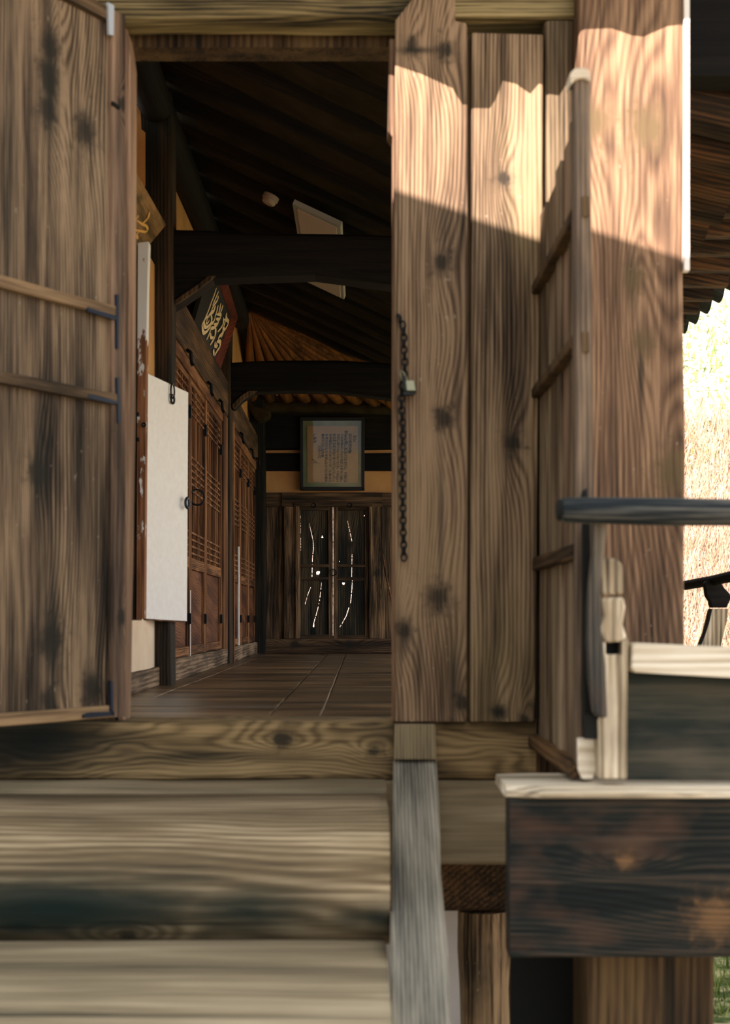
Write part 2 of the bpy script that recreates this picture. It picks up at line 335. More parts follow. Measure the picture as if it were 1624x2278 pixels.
M['paper'] = plain('white mulberry paper', (242, 238, 232), .9, .1, c2=(248, 246, 242), scale=30)
M['iron'] = plain('dark wrought iron', (18, 24, 28), .5, .5, metal=.6)
M['blueiron'] = plain('blue black bracket iron', (20, 34, 52), .45, .5, metal=.3)
M['steel'] = plain('pale galvanised steel', (196, 204, 214), .5, .5, metal=.2)
M['brass'] = plain('dull padlock metal', (150, 150, 124), .4, .5, metal=.5)
M['lockdark'] = plain('dark padlock side', (24, 32, 32), .5)
M['red'] = wood('red lacquered board frame', (46, 15, 10), (92, 33, 20), (116, 48, 30), rings=14, bands=3, fine=.15, bump=.1)
M['black'] = plain('black lacquer ground', (14, 28, 28), .6)
M['ivory'] = plain('ivory painted letters', (232, 208, 168), .7)
M['gold'] = plain('gold painted letters', (240, 186, 104), .5)
M['signwood'] = wood('mottled brown sign board', (70, 66, 44), (140, 112, 76), (176, 140, 100), u=(.6, 0, .8), v=(0, 1, 0), rings=3, bands=3, stain=(52, 60, 42), stain_amt=.7, stain_scale=7)
M['ink'] = plain('black ink and painted shade', (16, 18, 16), .8)  # flat black for ink, also for painted shade
M['sheet'] = plain('tan document sheet', (150, 122, 88), .9, c2=(138, 112, 80), scale=8)
M['mount'] = plain('green grey picture mount', (108, 116, 92), .9, c2=(92, 100, 78), scale=5)
M['blackframe'] = plain('black picture frame', (14, 18, 20), .5)
M['lamp'] = plain('off white diffuser', (226, 206, 194), .6)
M['lampframe'] = plain('grey panel rim', (190, 188, 180), .5)
M['plastic'] = plain('beige detector plastic', (190, 168, 152), .5)
M['tile'] = plain('dark grey roof tile', (40, 46, 46), .8, c2=(64, 68, 66), scale=12)
M['dull'] = plain('dull grey stone', (96, 92, 84), .9, c2=(120, 114, 104), scale=5)  # even grey stone colour
g = G('picture glass', .03, .5)                     # clear pane: see-through with a faint mirror reflection
tr = g.n.new('ShaderNodeBsdfTransparent'); gl_ = g.n.new('ShaderNodeBsdfGlossy'); gl_.inputs['Roughness'].default_value = .02
mx = g.n.new('ShaderNodeMixShader'); mx.inputs[0].default_value = .012; g.t.links.new(tr.outputs[0], mx.inputs[1]); g.t.links.new(gl_.outputs[0], mx.inputs[2])
g.t.links.new(mx.outputs[0], g.n['Material Output'].inputs['Surface']); M['glass'] = g.m

# peeling white paint over brown timber
g = G('peeling white paint on brown timber')
n1 = g.noise(g.vm('MULTIPLY', g.pos, (1, 1, .35)), 26, 4, .6); zz = g.vm('DOT_PRODUCT', g.pos, (0, 0, 1))
thr = g.math('MULTIPLY_ADD', g.math('MULTIPLY', g.math('SUBTRACT', zz, 1.70), 8.0, clamp=True), -.33, .62)
f = g.math('MULTIPLY', g.math('SUBTRACT', n1, thr), 20.0, clamp=True)
br = g.ramp(g.noise(g.vm('MULTIPLY', g.pos, (60, 60, 3)), 1, 3), [(.3, lin((96, 60, 38))), (.7, lin((176, 122, 84)))])
M['peel'] = g.out(g.mix(f, br, lin((240, 240, 236))))

# hillside: pale grass above, dry reeds below
g = G('sunlit dry hillside', .95, .1)
hz = g.vm('DOT_PRODUCT', g.pos, (0, 0, 1)); nb = g.noise(g.pos, .6, 4, .7)
t = g.math('MULTIPLY', g.math('SUBTRACT', g.math('ADD', hz, g.math('MULTIPLY', nb, 2.0)), 3.3), 1.2, clamp=True)
n2 = g.noise(g.pos, 7, 6, .75)
a = g.ramp(n2, [(.38, lin((70, 78, 44))), (.48, lin((156, 158, 136))), (.6, lin((188, 188, 174)))])
b = g.ramp(g.noise(g.vm('MULTIPLY', g.pos, (1, 1, .45)), 9, 6, .8), [(.38, lin((76, 56, 38))), (.48, lin((164, 144, 130))), (.6, lin((192, 174, 164)))])
M['hill'] = g.out(g.mix(t, b, a))
g = G('mossy ground', .95, .1)
M['ground'] = g.out(g.ramp(g.noise(g.pos, 9, 6, .75), [(.34, lin((40, 52, 30))), (.5, lin((96, 110, 60))), (.62, lin((180, 170, 130)))]))
M['yard'] = plain('bare yard earth', (170, 150, 122), .95, .1, c2=(200, 182, 152), scale=2)
M['reed'] = plain('pale dry reed', (196, 172, 150), .9, c2=(150, 118, 90), scale=3)
M['blade'] = plain('green grass blade', (88, 112, 50), .8, c2=(168, 172, 96), scale=4)

# ------------------------------------------------------------ the setting: ground, hill
def struct(name, bm, mat, label=None, cat=None, parent=None, **k):
    return mk(name, bm, mat, parent, label, cat, kind=None if parent else 'structure', **k)
GZ = -1.4
struct('yard_ground', box(-25, 30, -14, 6.2, GZ-.3, GZ), M['yard'], 'bare earth of the yard in front of the hall steps', 'ground')
struct('ground', box(-25, 30, 6.2, 17.5, GZ-.3, GZ-.005), M['ground'], 'mossy green ground seen low at the right edge under the porch', 'ground')
bm = bmesh.new(); NX, NY = 90, 60; gv = []
def hillz(x, y):
    d = max(0, y-16.5 + .25*math.sin(x*.7)); s = .62*d if d < 22 else 13.6+.25*(d-22)
    return GZ - .02 + s + .35*noise.noise(Vector((x*.35, y*.35, 0)))*min(1, d/2)
for j in range(NY+1):
    y = 16 + (j/NY)**1.4*45
    gv.append([bm.verts.new((-22+62*i/NX, y, hillz(-22+62*i/NX, y))) for i in range(NX+1)])
for j in range(NY):
    for i in range(NX): bm.faces.new((gv[j][i], gv[j][i+1], gv[j+1][i+1], gv[j+1][i]))
struct('hillside', bm, M['hill'], 'steep sunlit hillside of pale grass and dry brush behind the hall', 'hillside', smooth=True)
def blades(name, mat, label, cat, n, xr, yr, zf, h, wdt, col=None):
    bm = bmesh.new()
    for _ in range(n):
        y = random.uniform(*yr); x = random.uniform(*xr)*(y if xr[1] < 1 else 1)
        z = zf(x, y)-.03; a = random.uniform(0, 6.28); hh = h*random.uniform(.4, 1.2); ln = Vector((random.gauss(0, .28), random.gauss(0, .2), 1))*hh
        s = Vector((math.cos(a), math.sin(a), 0))*wdt; p = Vector((x, y, z)); q = p+ln*.55+Vector((0, 0, hh*.05)); e = p+ln
        v = [bm.verts.new(c) for c in (p-s, p+s, q+s*.7, q-s*.7, e)]
        bm.faces.new(v[:4]); bm.faces.new((v[3], v[2], v[4]))
    return mk(name, bm, mat, None, label, cat, kind='stuff')
blades('dry_reeds', M['reed'], 'pale dry reeds and twigs standing on the lower sunlit slope', 'reeds', 7500, (.205, .36), (17, 25), hillz, .75, .008)
blades('slope_grass', M['blade'], 'tufts of green grass scattered up the bright slope', 'grass', 1800, (.215, .36), (22, 33), hillz, .22, .02)
blades('ground_grass', M['blade'], 'green grass and moss growing low at the right corner below the porch', 'grass', 2600, (1.3, 2.6), (6.3, 8.6), lambda x, y: GZ, .09, .006)
# unseen building behind the viewer, roof slope shaped to throw shade on the facade
bm = prism([(-14, -3, GZ), (-14, -3, 11.9), (-2.5, -3, 8.16), (-2.5, -3, GZ)], (0, -7, 0))
nb = empty('unseen_building', 'unseen building across the yard, shaped to throw shade on the facade', 'building', (-8, -6, GZ))
mk('wall', bm, M['dull'], nb)  # body of the unseen building
mk('roof', prism([(-14.3, -2.95, 11.95), (-2.3, -2.95, 8.07), (-2.3, -2.95, 8.27), (-14.3, -2.95, 12.17)], (0, -7.2, 0)), M['tile'], nb)  # roof of the unseen building, shaped to throw shade

# ------------------------------------------------------------ the hall shell
HX, EX = -1.12, 1.2                                     # left wall plane, open edge
bm = bmesh.new()                                        # maru floor: boards laid across between long joists
def fl(x0, x1, y0, y1, ax): beam(x0, x1, y0, y1, -.05, random.uniform(-.002, .0015), axis=ax, r=.004, wob=.003, n=6, bm=bm, nf=1.5)
fl(-1.11, -.955, 5.25, 9.0, 1); fl(-1.11, -.955, 9.01, 15.18, 1)
y = 5.25
cuts = [7.35, 7.62, 10.95, 11.2]
while y < 15.1:
    y2 = min(15.18, y+random.uniform(.24, .36))
    for c in cuts:
        if y < c - .06 < y2: y2 = c
    fl(-.948, -.342, y, y2-.009, 0); fl(-.137, .55, y, y2-.009, 0); fl(.56, 1.2, y, y2-.009, 0); y = y2
for a, b in ((5.25, 7.35), (7.36, 7.61), (7.62, 9.1), (9.11, 10.95), (10.96, 13.0), (13.01, 15.18)): fl(-.332, -.147, a, b, 1)
struct('floor', bm, M['floor'], 'dark polished plank floor of the veranda hall', 'floor')
struct('trim_1', box(-1.13, 1.22, 5.24, 15.2, -.12, -.012), M['dust'], 'dusty floor bed showing as pale lines between the boards', 'floor')

# left wall: plaster pieces around a shuttered window opening
bm = bmesh.new()
def wl(y0, y1, z0, z1, x0=-1.28, x1=-1.11): box(x0, x1, y0, y1, z0, z1, bm)
wl(5.2, 5.9, .1, 2.28); wl(5.9, 7.25, .1, .355); wl(7.25, 7.7, .1, 1.2)
struct('wall_left', bm, M['whiteplaster'], 'cream plaster wall beside the paper shutter', 'wall')
bm = bmesh.new(); wl(7.7, 15.2, 2.25, 3.14, -1.3, -1.16); wl(5.2, 7.7, 2.285, 3.05, -1.42, -1.30); wl(7.25, 7.7, 1.205, 2.28)
struct('wall_left_upper', bm, M['plaster'], 'ochre plaster above the lattice doors', 'wall')
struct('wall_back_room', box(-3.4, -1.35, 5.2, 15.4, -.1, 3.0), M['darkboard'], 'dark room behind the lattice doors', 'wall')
struct('baseboard_left', beam(-1.13, -1.085, 5.25, 7.7, 0, .1, r=.006, wob=.006), M['sillbeam'], 'scuffed low base beam under the plaster wall', 'baseboard')
struct('baseboard_left_hall', beam(-1.2, -1.075, 7.9, 11.6, 0, .125, r=.008, wob=.008), M['sillbeam'], 'scuffed sill beam under the nearer lattice doors', 'baseboard')
struct('baseboard_left_end', beam(-1.2, -1.075, 11.8, 14.95, 0, .125, r=.008, wob=.008), M['sillbeam'], 'scuffed sill beam under the farther lattice doors', 'baseboard')

def post(name, x0, x1, y0, y1, z0, z1, mat, label, **k):
    return mk(name, beam(x0, x1, y0, y1, z0, z1, axis=2, r=.018, wob=.01, n=20, nf=1.6), mat, None, label, 'post', **k)
post('wall_post', -1.2, -1.018, 7.7, 7.9, 0, 3.22, M['darkpost'], 'dark square post nearest the paper shutter, carrying the nearer cross beam')
post('wall_post', -1.2, -1.055, 11.6, 11.8, 0, 3.0, M['darkpost'], 'blackish post between the two groups of lattice doors')
post('wall_post', -1.2, -.995, 14.95, 15.15, 0, 3.0, M['darkpost'], 'dark corner post where the lattice doors meet the end wall')
mk('door_jamb', beam(-1.07, -1.04, 11.8, 11.86, 0, 2.0, axis=2, r=.006, n=14), M['frame'], None, 'thin orange brown jamb on the far side of the blackish post', 'jamb')
mk('door_jamb', beam(-1.10, -1.05, 7.92, 8.1, .12, 2.0, axis=2, r=.006, n=14), M['brownpost'], None, 'brown jamb between the nearest dark post and the lattice doors', 'jamb')
mk('door_jamb', beam(-1.13, -1.075, 11.3, 11.6, .12, 2.0, axis=2, r=.01, n=14), M['brownpost'], None, 'wide brown jamb on the near side of the blackish post', 'jamb')

# head beams over the lattice doors and the wall purlin
for y0, y1, l in ((7.9, 11.6, 'brown head beam over the nearer lattice doors below the red framed board'), (11.8, 14.95, 'brown head beam over the farther lattice doors')):
    e = empty('head_beam', l, 'beam', (-1.1, y0, 1.94))
    mk('lower_rail', beam(-1.17, -1.085, y0, y1, 1.935, 2.02, r=.006, wob=.004), M['framey'], e)
    mk('fascia', beam(-1.19, -1.07, y0, y1, 2.02, 2.3, r=.012, wob=.006), M['headbeam'], e)
    mk('hook', tube(line((-1.07, y0+.9, 2.03), (-1.045, y0+.9, 2.01), 3)+[Vector((-1.04, y0+.9, 1.95)), Vector((-1.03, y0+.9, 1.93))], .012, 6), M['iron'], e)
    mk('hook', tube(line((-1.07, y0+2.1, 2.03), (-1.045, y0+2.1, 2.01), 3)+[Vector((-1.04, y0+2.1, 1.95)), Vector((-1.03, y0+2.1, 1.93))], .012, 6), M['iron'], e)
    mk('hook', tube(line((-1.07, y0+2.9, 2.03), (-1.045, y0+2.9, 2.01), 3)+[Vector((-1.04, y0+2.9, 1.95)), Vector((-1.03, y0+2.9, 1.93))], .012, 6), M['iron'], e)
mk('purlin', tube(line((-1.1, 5.3, 3.14), (-1.1, 13.2, 3.14), 24), .092, 16, wob=.012), M['darkbeamy'], None, 'long round dark purlin running along the top of the left wall', 'purlin', smooth=True)

# cross beams
def cross(Y, th, pts_top, pts_bot, lab, brk):
    e = empty('cross_beam', lab, 'beam', (0, Y, 2.24))
    n = len(pts_top); rings = []
    for (xt, yt), (xb, yb) in zip(pts_top, pts_bot):
        a = at(xt, yt, Y); b = at(xb, yb, Y); x = a.x
        prof = rrect(Y, Y+th, b.z, a.z, .04, 3)
        rings.append([(x, p[0], p[1]) for p in prof])
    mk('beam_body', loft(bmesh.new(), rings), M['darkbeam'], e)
    mk('bracket', prism_px(brk, Y+.03, th-.08), M['darkbeam'], e, bevel=.006)
    mk('bracket_edge', prism_px([brk[1]]+[(x, y) for x, y in brk[2:-1]]+[(x-5, y-9) for x, y in reversed(brk[2:-1])]+[(brk[1][0]-14, brk[1][1])], Y+.015, .02), M['darkboard'], e, bevel=.003)
cross(7.76, .24, [(352, 506), (430, 508), (560, 514), (700, 516), (820, 518), (900, 522), (1250, 560)], [(352, 618), (430, 618), (560, 612), (700, 608), (820, 624), (900, 634), (1250, 690)],
      'massive dark curved cross beam nearest the doorway, hiding part of the ceiling panel', [(362, 600), (500, 600), (474, 618), (440, 645), (400, 672), (378, 684), (366, 668)])
cross(11.64, .22, [(500, 806), (560, 802), (640, 800), (750, 800), (860, 806), (960, 815), (1120, 850)], [(500, 872), (560, 872), (640, 868), (750, 870), (860, 884), (960, 900), (1120, 940)],
      'dark curved cross beam at mid hall, below the fan of rafters', [(503, 860), (585, 862), (562, 876), (540, 890), (520, 910), (508, 905)])

# end wall (Y = 15.2)
EY = 15.2
def ez(py, Y=EY): return at(0, py, Y).z
def ex(px, Y=EY): return at(px, 0, Y).x
bm = box(-1.2, 1.3, EY, EY+.12, ez(1097)-.02, 2.75)
box(-1.2, 1.3, EY+.055, EY+.12, -.1, ez(1414), bm); box(-1.2, ex(655), EY+.055, EY+.12, ez(1414), ez(1096), bm); box(ex(830), 1.3, EY+.055, EY+.12, ez(1414), ez(1096), bm)
struct('wall_end', bm, M['plaster'], 'ochre plaster end wall above the double door', 'wall')
mk('end_beam', beam(-1.1, 1.3, EY-.14, EY+.02, ez(998, EY-.14), 2.64, r=.03, wob=.012), M['darkbeam'], None, 'thick dark beam on the end wall under the rafter ends', 'beam')
mk('end_beam', beam(-1.0, 1.3, EY-.05, EY+.02, ez(1047, EY-.05), ez(1008, EY-.05), r=.01), M['darkbeam'], None, 'thin dark rail across the end wall at the height of the framed document', 'beam')
mk('end_sill', beam(-1.02, 1.3, EY-.1, EY+.06, 0, ez(1421, EY-.1), r=.012, wob=.006), M['endsill'], None, 'dark brown sill beam at the foot of the end wall', 'beam')
e = empty('door_4', 'dark timber doorcase of the far double door', 'door frame', (ex(742), EY, .15), kind='structure')
mk('jamb', beam(ex(632), ex(668), EY-.07, EY+.05, ez(1420), ez(1128), axis=2, r=.012, wob=.006), M['endframe'], e)
mk('jamb', beam(ex(819), ex(847), EY-.07, EY+.05, ez(1420), ez(1128), axis=2, r=.012, wob=.006), M['endframe'], e)
mk('moulding', beam(ex(657), ex(666), EY-.09, EY-.05, ez(1420), ez(1124), axis=2, r=.01), M['endframe'], e)
mk('moulding', beam(ex(821), ex(828), EY-.09, EY-.05, ez(1420), ez(1124), axis=2, r=.01), M['endframe'], e)
mk('head', beam(ex(628), ex(850), EY-.08, EY+.05, ez(1128), ez(1097), r=.012, wob=.005), M['endframex'], e)
mk('moulding', beam(ex(655), ex(828), EY-.1, EY-.06, ez(1128), ez(1119), r=.01), M['endframex'], e)
for a, b, l in ((578, 632, 'dark knotted board panel filling the wall left of the far double door'), (847, 1100, 'dark board panel filling the wall right of the far double door')):
    e = empty('board_panel', l, 'panel', (ex((a+b)/2), EY, .15))
    mk('board', beam(ex(a), ex(b), EY-.01, EY+.03, ez(1424), ez(1120), axis=2, r=.004), M['endframe'], e)
    mk('rail', beam(ex(a), ex(b), EY-.05, EY+.03, ez(1128), ez(1097), axis=0, r=.008), M['endframex'], e)
    mk('stile', beam(ex(a), ex(a+9), EY-.04, EY+.03, ez(1424), ez(1124), axis=2, r=.008), M['endframe'], e)

def crop(x, y): return 570 + x/5.24, 1080 + y/5.24
def slotted(x0, x1, y0, y1, Y, th, gaps, rows=110):
    """a board cut row by row so that the cracks and holes in it are real openings"""
    bm = bmesh.new()
    for r in range(rows):
        ya, yb = y0+(y1-y0)*r/rows, y0+(y1-y0)*(r+1)/rows; ym = (ya+yb)/2; cut = []
        for gp in gaps:
            if gp[0] == 'o':
                _, cx, cy, rr = gp
                if abs(ym-cy) < rr: h = math.sqrt(rr*rr-(ym-cy)**2); cut.append((cx-h, cx+h))
            else:
                P = gp[1]
                for (xa, pa, wa), (xb, pb, wb) in zip(P, P[1:]):
                    if pa <= ym < pb:
                        f = (ym-pa)/(pb-pa); c = xa+(xb-xa)*f; hw = (wa+(wb-wa)*f)/2*.72*(.55+.9*abs(noise.noise(Vector((ym*.35, c*.1, 3)))+.35))
                        if noise.noise(Vector((ym*.23, 7, c*.05))) > -.28: cut.append((c-hw, c+hw))
        cut.sort(); x = x0; segs = []
        for a, b in cut:
            if a > x: segs.append((x, a))
            x = max(x, b)
        if x < x1: segs.append((x, x1))
        for a, b in segs:
            p = at(a, ya, Y); q = at(b, yb, Y)
            box(p.x, q.x, Y, Y+th, q.z, p.z, bm)
    return bm
def cg(l): return ('l', [crop(x, y)+(wd/5.24,) for x, y, wd in l])
def co(x, y, r): return ('o',)+crop(x, y)+(r/5.24,)
gl = [cg([(617, 440, 2), (640, 540, 6), (662, 640, 6), (667, 740, 7), (655, 850, 9), (650, 1060, 9)]), cg([(636, 1185, 5), (605, 1260, 7), (568, 1390, 6)]),
      cg([(762, 1130, 4), (740, 1330, 9), (715, 1450, 9), (680, 1570, 8), (672, 1600, 12), (668, 1648, 34)]), ('l', [crop(513, 285)+(1.6,), crop(518, 760)+(1.2,)]),
      co(770, 602, 12), co(718, 1020, 19), co(730, 1012, 13)]
gr = [cg([(1063, 410, 3), (1090, 530, 6), (1115, 645, 6)]), cg([(1117, 800, 5), (1113, 1070, 7)]), cg([(1120, 1100, 10), (1116, 1200, 10), (1100, 1370, 9)]), cg([(1082, 1420, 11), (1050, 1520, 10), (1000, 1610, 11), (975, 1650, 4)]),
      co(1018, 1140, 15), co(970, 880, 5), co(1262, 350, 5), co(1262, 290, 5)]
for nm, a, b, sa, sb, gaps, lab in (('door_5', 668, 731, 731, 740.9, gl, 'left leaf of the far double door, dark boards with light shining through cracks'),
                                   ('door_6', 751, 812, 741.4, 751, gr, 'right leaf of the far double door, dark boards with one long curved light crack')):
    e = empty(nm, lab, 'door', (ex((a+b)/2), EY, .15), kind='structure')
    mk('board', slotted(a-.5, b+1, 1133, 1413, EY-.02, .02, gaps), M['endboard'], e)
    mk('stile', beam(ex(sa), ex(sb), EY-.045, EY+.0, ez(1420), ez(1128), axis=2, r=.002, wob=.0015), M['endframe'], e)
    oa, ob = (665, 668.6) if a < 700 else (811, 820)
    mk('stile', beam(ex(oa), ex(ob), EY-.04, EY+.0, ez(1420), ez(1128), axis=2, r=.006), M['endframe'], e)
    for z0, z1, nmz in ((1136, 1128, 'top_rail'), (1262, 1256, 'batten'), (1291, 1284.5, 'batten'), (1420, 1412, 'bottom_rail')):
        mk(nmz, beam(ex(a-1), ex(b+1), EY-.045, EY-.015, ez(z0), ez(z1), axis=0, r=.006), M['endframex'], e)
    mk('pivot', torus_ring((ex((a+b)/2+ (-1 if a < 700 else -3)), EY-.1, ez(1126)), .02, .008, (0, 1, 0)), M['iron'], e)
    if a < 700: mk('patch', prism_px([(693, 1412), (694.5, 1395), (701, 1395), (703, 1412)], EY-.03, .008), M['ink'], e)
    else: mk('ring_pull', torus_ring((ex(741.5), EY-.07, ez(1274)), .032, .006, (0, 1, 0)), M['iron'], e)
mk('leaning_stick', tube([at(851.5, 1233, 14.95), at(858, 1275, 14.9), at(869, 1325, 14.8), at(886, 1402, 14.5), (.42, 14.3, .0)], [.007, .009, .01, .011, .012], 8), M['frame'], None,
   'thin pale stick leaning against the end wall right of the double door', 'stick')

# framed document
FY = 15.1
e = empty('framed_document', 'black framed handwritten document under glass hanging above the double door', 'picture', at(740, 1090, FY), )
def tilt(bmx):                                          # top leans out into the hall
    zb = at(0, 1090, FY).z
    for v in bmx.verts: v.co.y -= (v.co.z-zb)*.12
    return bmx
def fb(x0, x1, ya, yb, Y0, Y1): a = at(x0, yb, FY); b = at(x1, ya, FY); return box(a.x, b.x, Y0, Y1, a.z, b.z)
for a, b, c, d in ((668, 675, 932, 1091), (804, 811, 934, 1091), (668, 811, 931.5, 939), (668, 811, 1084, 1091)):
    mk('frame_bar', tilt(fb(a, b, c, d, FY-.03, FY+.045)), M['blackframe'], e, bevel=.004)
mk('mount', tilt(fb(672, 806, 936, 1087, FY+.0, FY+.01)), M['mount'], e)
mk('sheet', tilt(fb(684, 796, 950, 1074, FY-.006, FY-.002)), M['sheet'], e)
mk('glass', tilt(fb(674, 805, 938, 1085, FY-.02, FY-.016)), M['glass'], e)
cols = [(788.7, 970, 985, '完文'), (779, 966, 1010, '右文爲成立事'), (770, 960, 1073, '安廟朝賜賢閣賊亂收拾公等文居公'), (761.3, 967, 1072, '之友容道學于先生之爲門中物次之當承'),
        (753, 967, 1072, '自在村居之主稱世孫之終未等之亦孫之'), (744.6, 967, 1072, '累歲門蔭閣而後之顯文乃從之存元付'), (736, 967, 1072, '如有書院以來凡有之法之餘一兩春立丘'),
        (727.3, 967, 1072, '守其文孫戶稱以本官報職作主與有章宜'), (719, 967, 1019, '事完文以備後憑事'), (711, 993, 1021, '己未十月'), (701.3, 967, 988, '行郡守')]
for cx, y0, y1, txt in cols:
    bm = bmesh.new()
    st = (y1-y0)/len(txt)
    for i, ch in enumerate(txt):
        cu = bpy.data.curves.new('ink', 'FONT'); cu.body = ch; cu.align_x = 'CENTER'; cu.align_y = 'CENTER'; cu.resolution_u = 2; cu.offset = .034
        to = bpy.data.objects.new('ink', cu); COL.objects.link(to)
        me = bpy.data.meshes.new_from_object(to.evaluated_get(bpy.context.evaluated_depsgraph_get()))
        bpy.data.objects.remove(to); bpy.data.curves.remove(cu)
        if not me.vertices: continue
        p = at(cx+random.uniform(-.3, .3)-(i*.12), y0+st*(i+.5), FY-.007)
        sz = min(st*1.02, 7.6)/F*FY; xs = [v.co.x for v in me.vertices]; zs = [v.co.y for v in me.vertices]; mx = (min(xs)+max(xs))/2; mz = (min(zs)+max(zs))/2
        vv = [bm.verts.new((p.x+(v.co.x-mx)*sz*1.1, FY-.0075, p.z+(v.co.y-mz+.12*(v.co.x-mx))*sz)) for v in me.vertices]
        for pl in me.polygons:
            try: bm.faces.new([vv[k] for k in pl.vertices])
            except ValueError: pass
        bpy.data.meshes.remove(me)
    mk('text_column', tilt(bm), M['ink'], e)
bm = bmesh.new()
def dpt(x, y): return at(690+x/13.53, 950+y/13.53, FY-.0075)
for s, wd in (([(45, 975), (110, 1010), (170, 1055), (240, 1120)], .008), ([(120, 1060), (128, 1100)], .014), ([(285, 1090), (298, 1095)], .012), ([(170, 1050), (160, 1090)], .007)):
    ribbon(bm, [dpt(*p) for p in s], wd, Vector((0, -1, 0)), .001)
mk('signature', tilt(bm), M['ink'], e)

# ------------------------------------------------------------ lattice doors along the left wall
BAR = {'top': [1.90, 1.852, 1.806, 1.758, 1.712], 'mid': [1.425, 1.382, 1.338, 1.294, 1.25, 1.206], 'low': [.93, .885, .84, .795]}
def lattice(nm, y0, y1, label, ring=False, gap=None):
    x1 = -1.095; e = empty(nm, label, 'door', (-1.11, (y0+y1)/2, .13), kind='structure')
    st = .05
    mk('stile', beam(-1.135, x1, y0, y0+st, .13, 1.93, axis=2, r=.005, wob=.003), M['frame'], e)
    mk('stile', beam(-1.135, x1, y1-st, y1, .13, 1.93, axis=2, r=.005, wob=.003), M['frame'], e)
    for z0, z1, n in ((1.895, 1.93, 'top_rail'), (.69, .765, 'middle_rail'), (.13, .19, 'bottom_rail')):
        mk(n, beam(-1.133, x1-.003, y0+st, y1-st, z0, z1, axis=1, r=.004, wob=.002, n=4), M['framey'], e)
    mk('wood_panel', box(-1.135, -1.12, y0+st, y1-st, .19, .69), M['doorpanel'], e)
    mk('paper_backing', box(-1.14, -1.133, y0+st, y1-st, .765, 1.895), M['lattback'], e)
    bm = bmesh.new(); n = 8
    for i in range(1, n): yy = y0+st+(y1-y0-2*st)*i/n; box(-1.132, x1-.012, yy-.007, yy+.007, .765, 1.895, bm)
    for gr_ in BAR.values():
        for z in gr_: box(-1.128, x1-.006, y0+st, y1-st, z-.006, z+.006, bm)
    mk('lattice_bars', bm, M['frame'], e)
    mk('hinge', box(x1-.004, x1+.012, y1-.06, y1-.01, 1.66, 1.74), M['iron'], e); mk('hinge', box(x1-.004, x1+.012, y1-.06, y1-.01, .33, .4), M['iron'], e)
    if ring: mk('ring_pull', torus_ring((x1+.03, y0+.1, 1.16), .05, .007, (.4, -1, 0)), M['iron'], e)
    return e
lattice('door_7', 8.12, 9.2, 'lattice door partly hidden behind the white paper shutter')
lattice('door_8', 9.22, 10.13, 'lattice door just right of the white paper shutter, with a ring pull', True)
lattice('door_9', 10.15, 11.28, 'lattice door just before the blackish post')
lattice('door_10', 12.0, 13.1, 'lattice door just beyond the blackish post')
lattice('door_11', 13.12, 14.02, 'middle lattice door of the farther group')
lattice('door_12', 14.04, 14.92, 'farthest lattice door beside the end wall')
mk('paper_strip', beam(-1.113, -1.095, 9.2, 9.23, .1, .55, axis=2, r=.002, wob=.001), M['paper'], None, 'white paper edged strip standing below the corner of the paper shutter', 'strip')
mk('paper_strip', beam(-1.103, -1.088, 12.86, 12.9, .11, 1.02, axis=2, r=.002, wob=.001), M['paper'], None, 'long white strip standing in front of the farther lattice doors', 'strip')

# window opening: tall peeling stile and the paper shutter
e = empty('window_1', 'tall peeling window stile with torn white paper beside the paper shutter', 'window', (-1.1, 7.2, .36), kind='structure')
mk('stile', prism_px([(303, 1378), (306, 540), (331, 537), (328, 640), (325, 830), (321, 1376)], 7.16, .07), M['peel'], e, bevel=.003)
mk('inner_jamb', beam(at(276, 0, 7.2).x, at(304, 0, 7.2).x, 7.18, 7.24, .36, at(0, 545, 7.2).z, axis=2, r=.004), M['darkpost'], e)
mk('inner_jamb', beam(at(288, 0, 7.18).x, at(292, 0, 7.18).x, 7.165, 7.18, .36, at(0, 550, 7.18).z, axis=2, r=.002), M['brownpost'], e)
for py in (922, 978): mk('nail', box(at(305, 0, 7.15).x, at(309, 0, 7.15).x, 7.14, 7.16, at(0, py+4, 7.15).z, at(0, py-4, 7.15).z), M['iron'], e)
mk('hinge', torus_ring(at(320, 945, 7.14), .008, .005, (0, 1, 0)), M['iron'], e)
SP = Vector((-1.088, 7.33, 0)); SDr = Vector((.23, .973, 0)).normalized(); SN = Vector((SDr.y, -SDr.x, 0))
e = empty('window_2', 'white papered window shutter swung open into the hall', 'window shutter', (SP.x, SP.y, .36), kind='structure')
A = on_plane(323, 828, SP, SN); B = on_plane(419, 873, SP, SN); C_ = on_plane(416, 1382, SP, SN); D = on_plane(318, 1376, SP, SN)
bm = bmesh.new(); prism([A, B, C_, D], -SN*.012, bm); mk('paper_face', bm, M['paper'], e, bevel=.002)
bm = bmesh.new()
for p, q in ((A, D), (B, C_)): tube([p-SN*.025, q-SN*.025], .012, 4, bm)
for i in range(7): p = A.lerp(D, i/6); q = B.lerp(C_, i/6); tube([p-SN*.02, q-SN*.02], .008, 4, bm)
mk('lattice_bars', bm, M['frame'], e)
def sring(px, py, R, r, mat, dist=.012, sy=1.0): return mk('ring_pull', torus_ring(on_plane(px, py, SP+SN*dist, SN), R, r, SN, sy=sy), mat, e)
sring(384, 870, .026, .005, M['iron'], sy=1.5); sring(384, 888, .024, .006, M['iron']); sring(417, 1119, .028, .008, M['blueiron'], .03); 

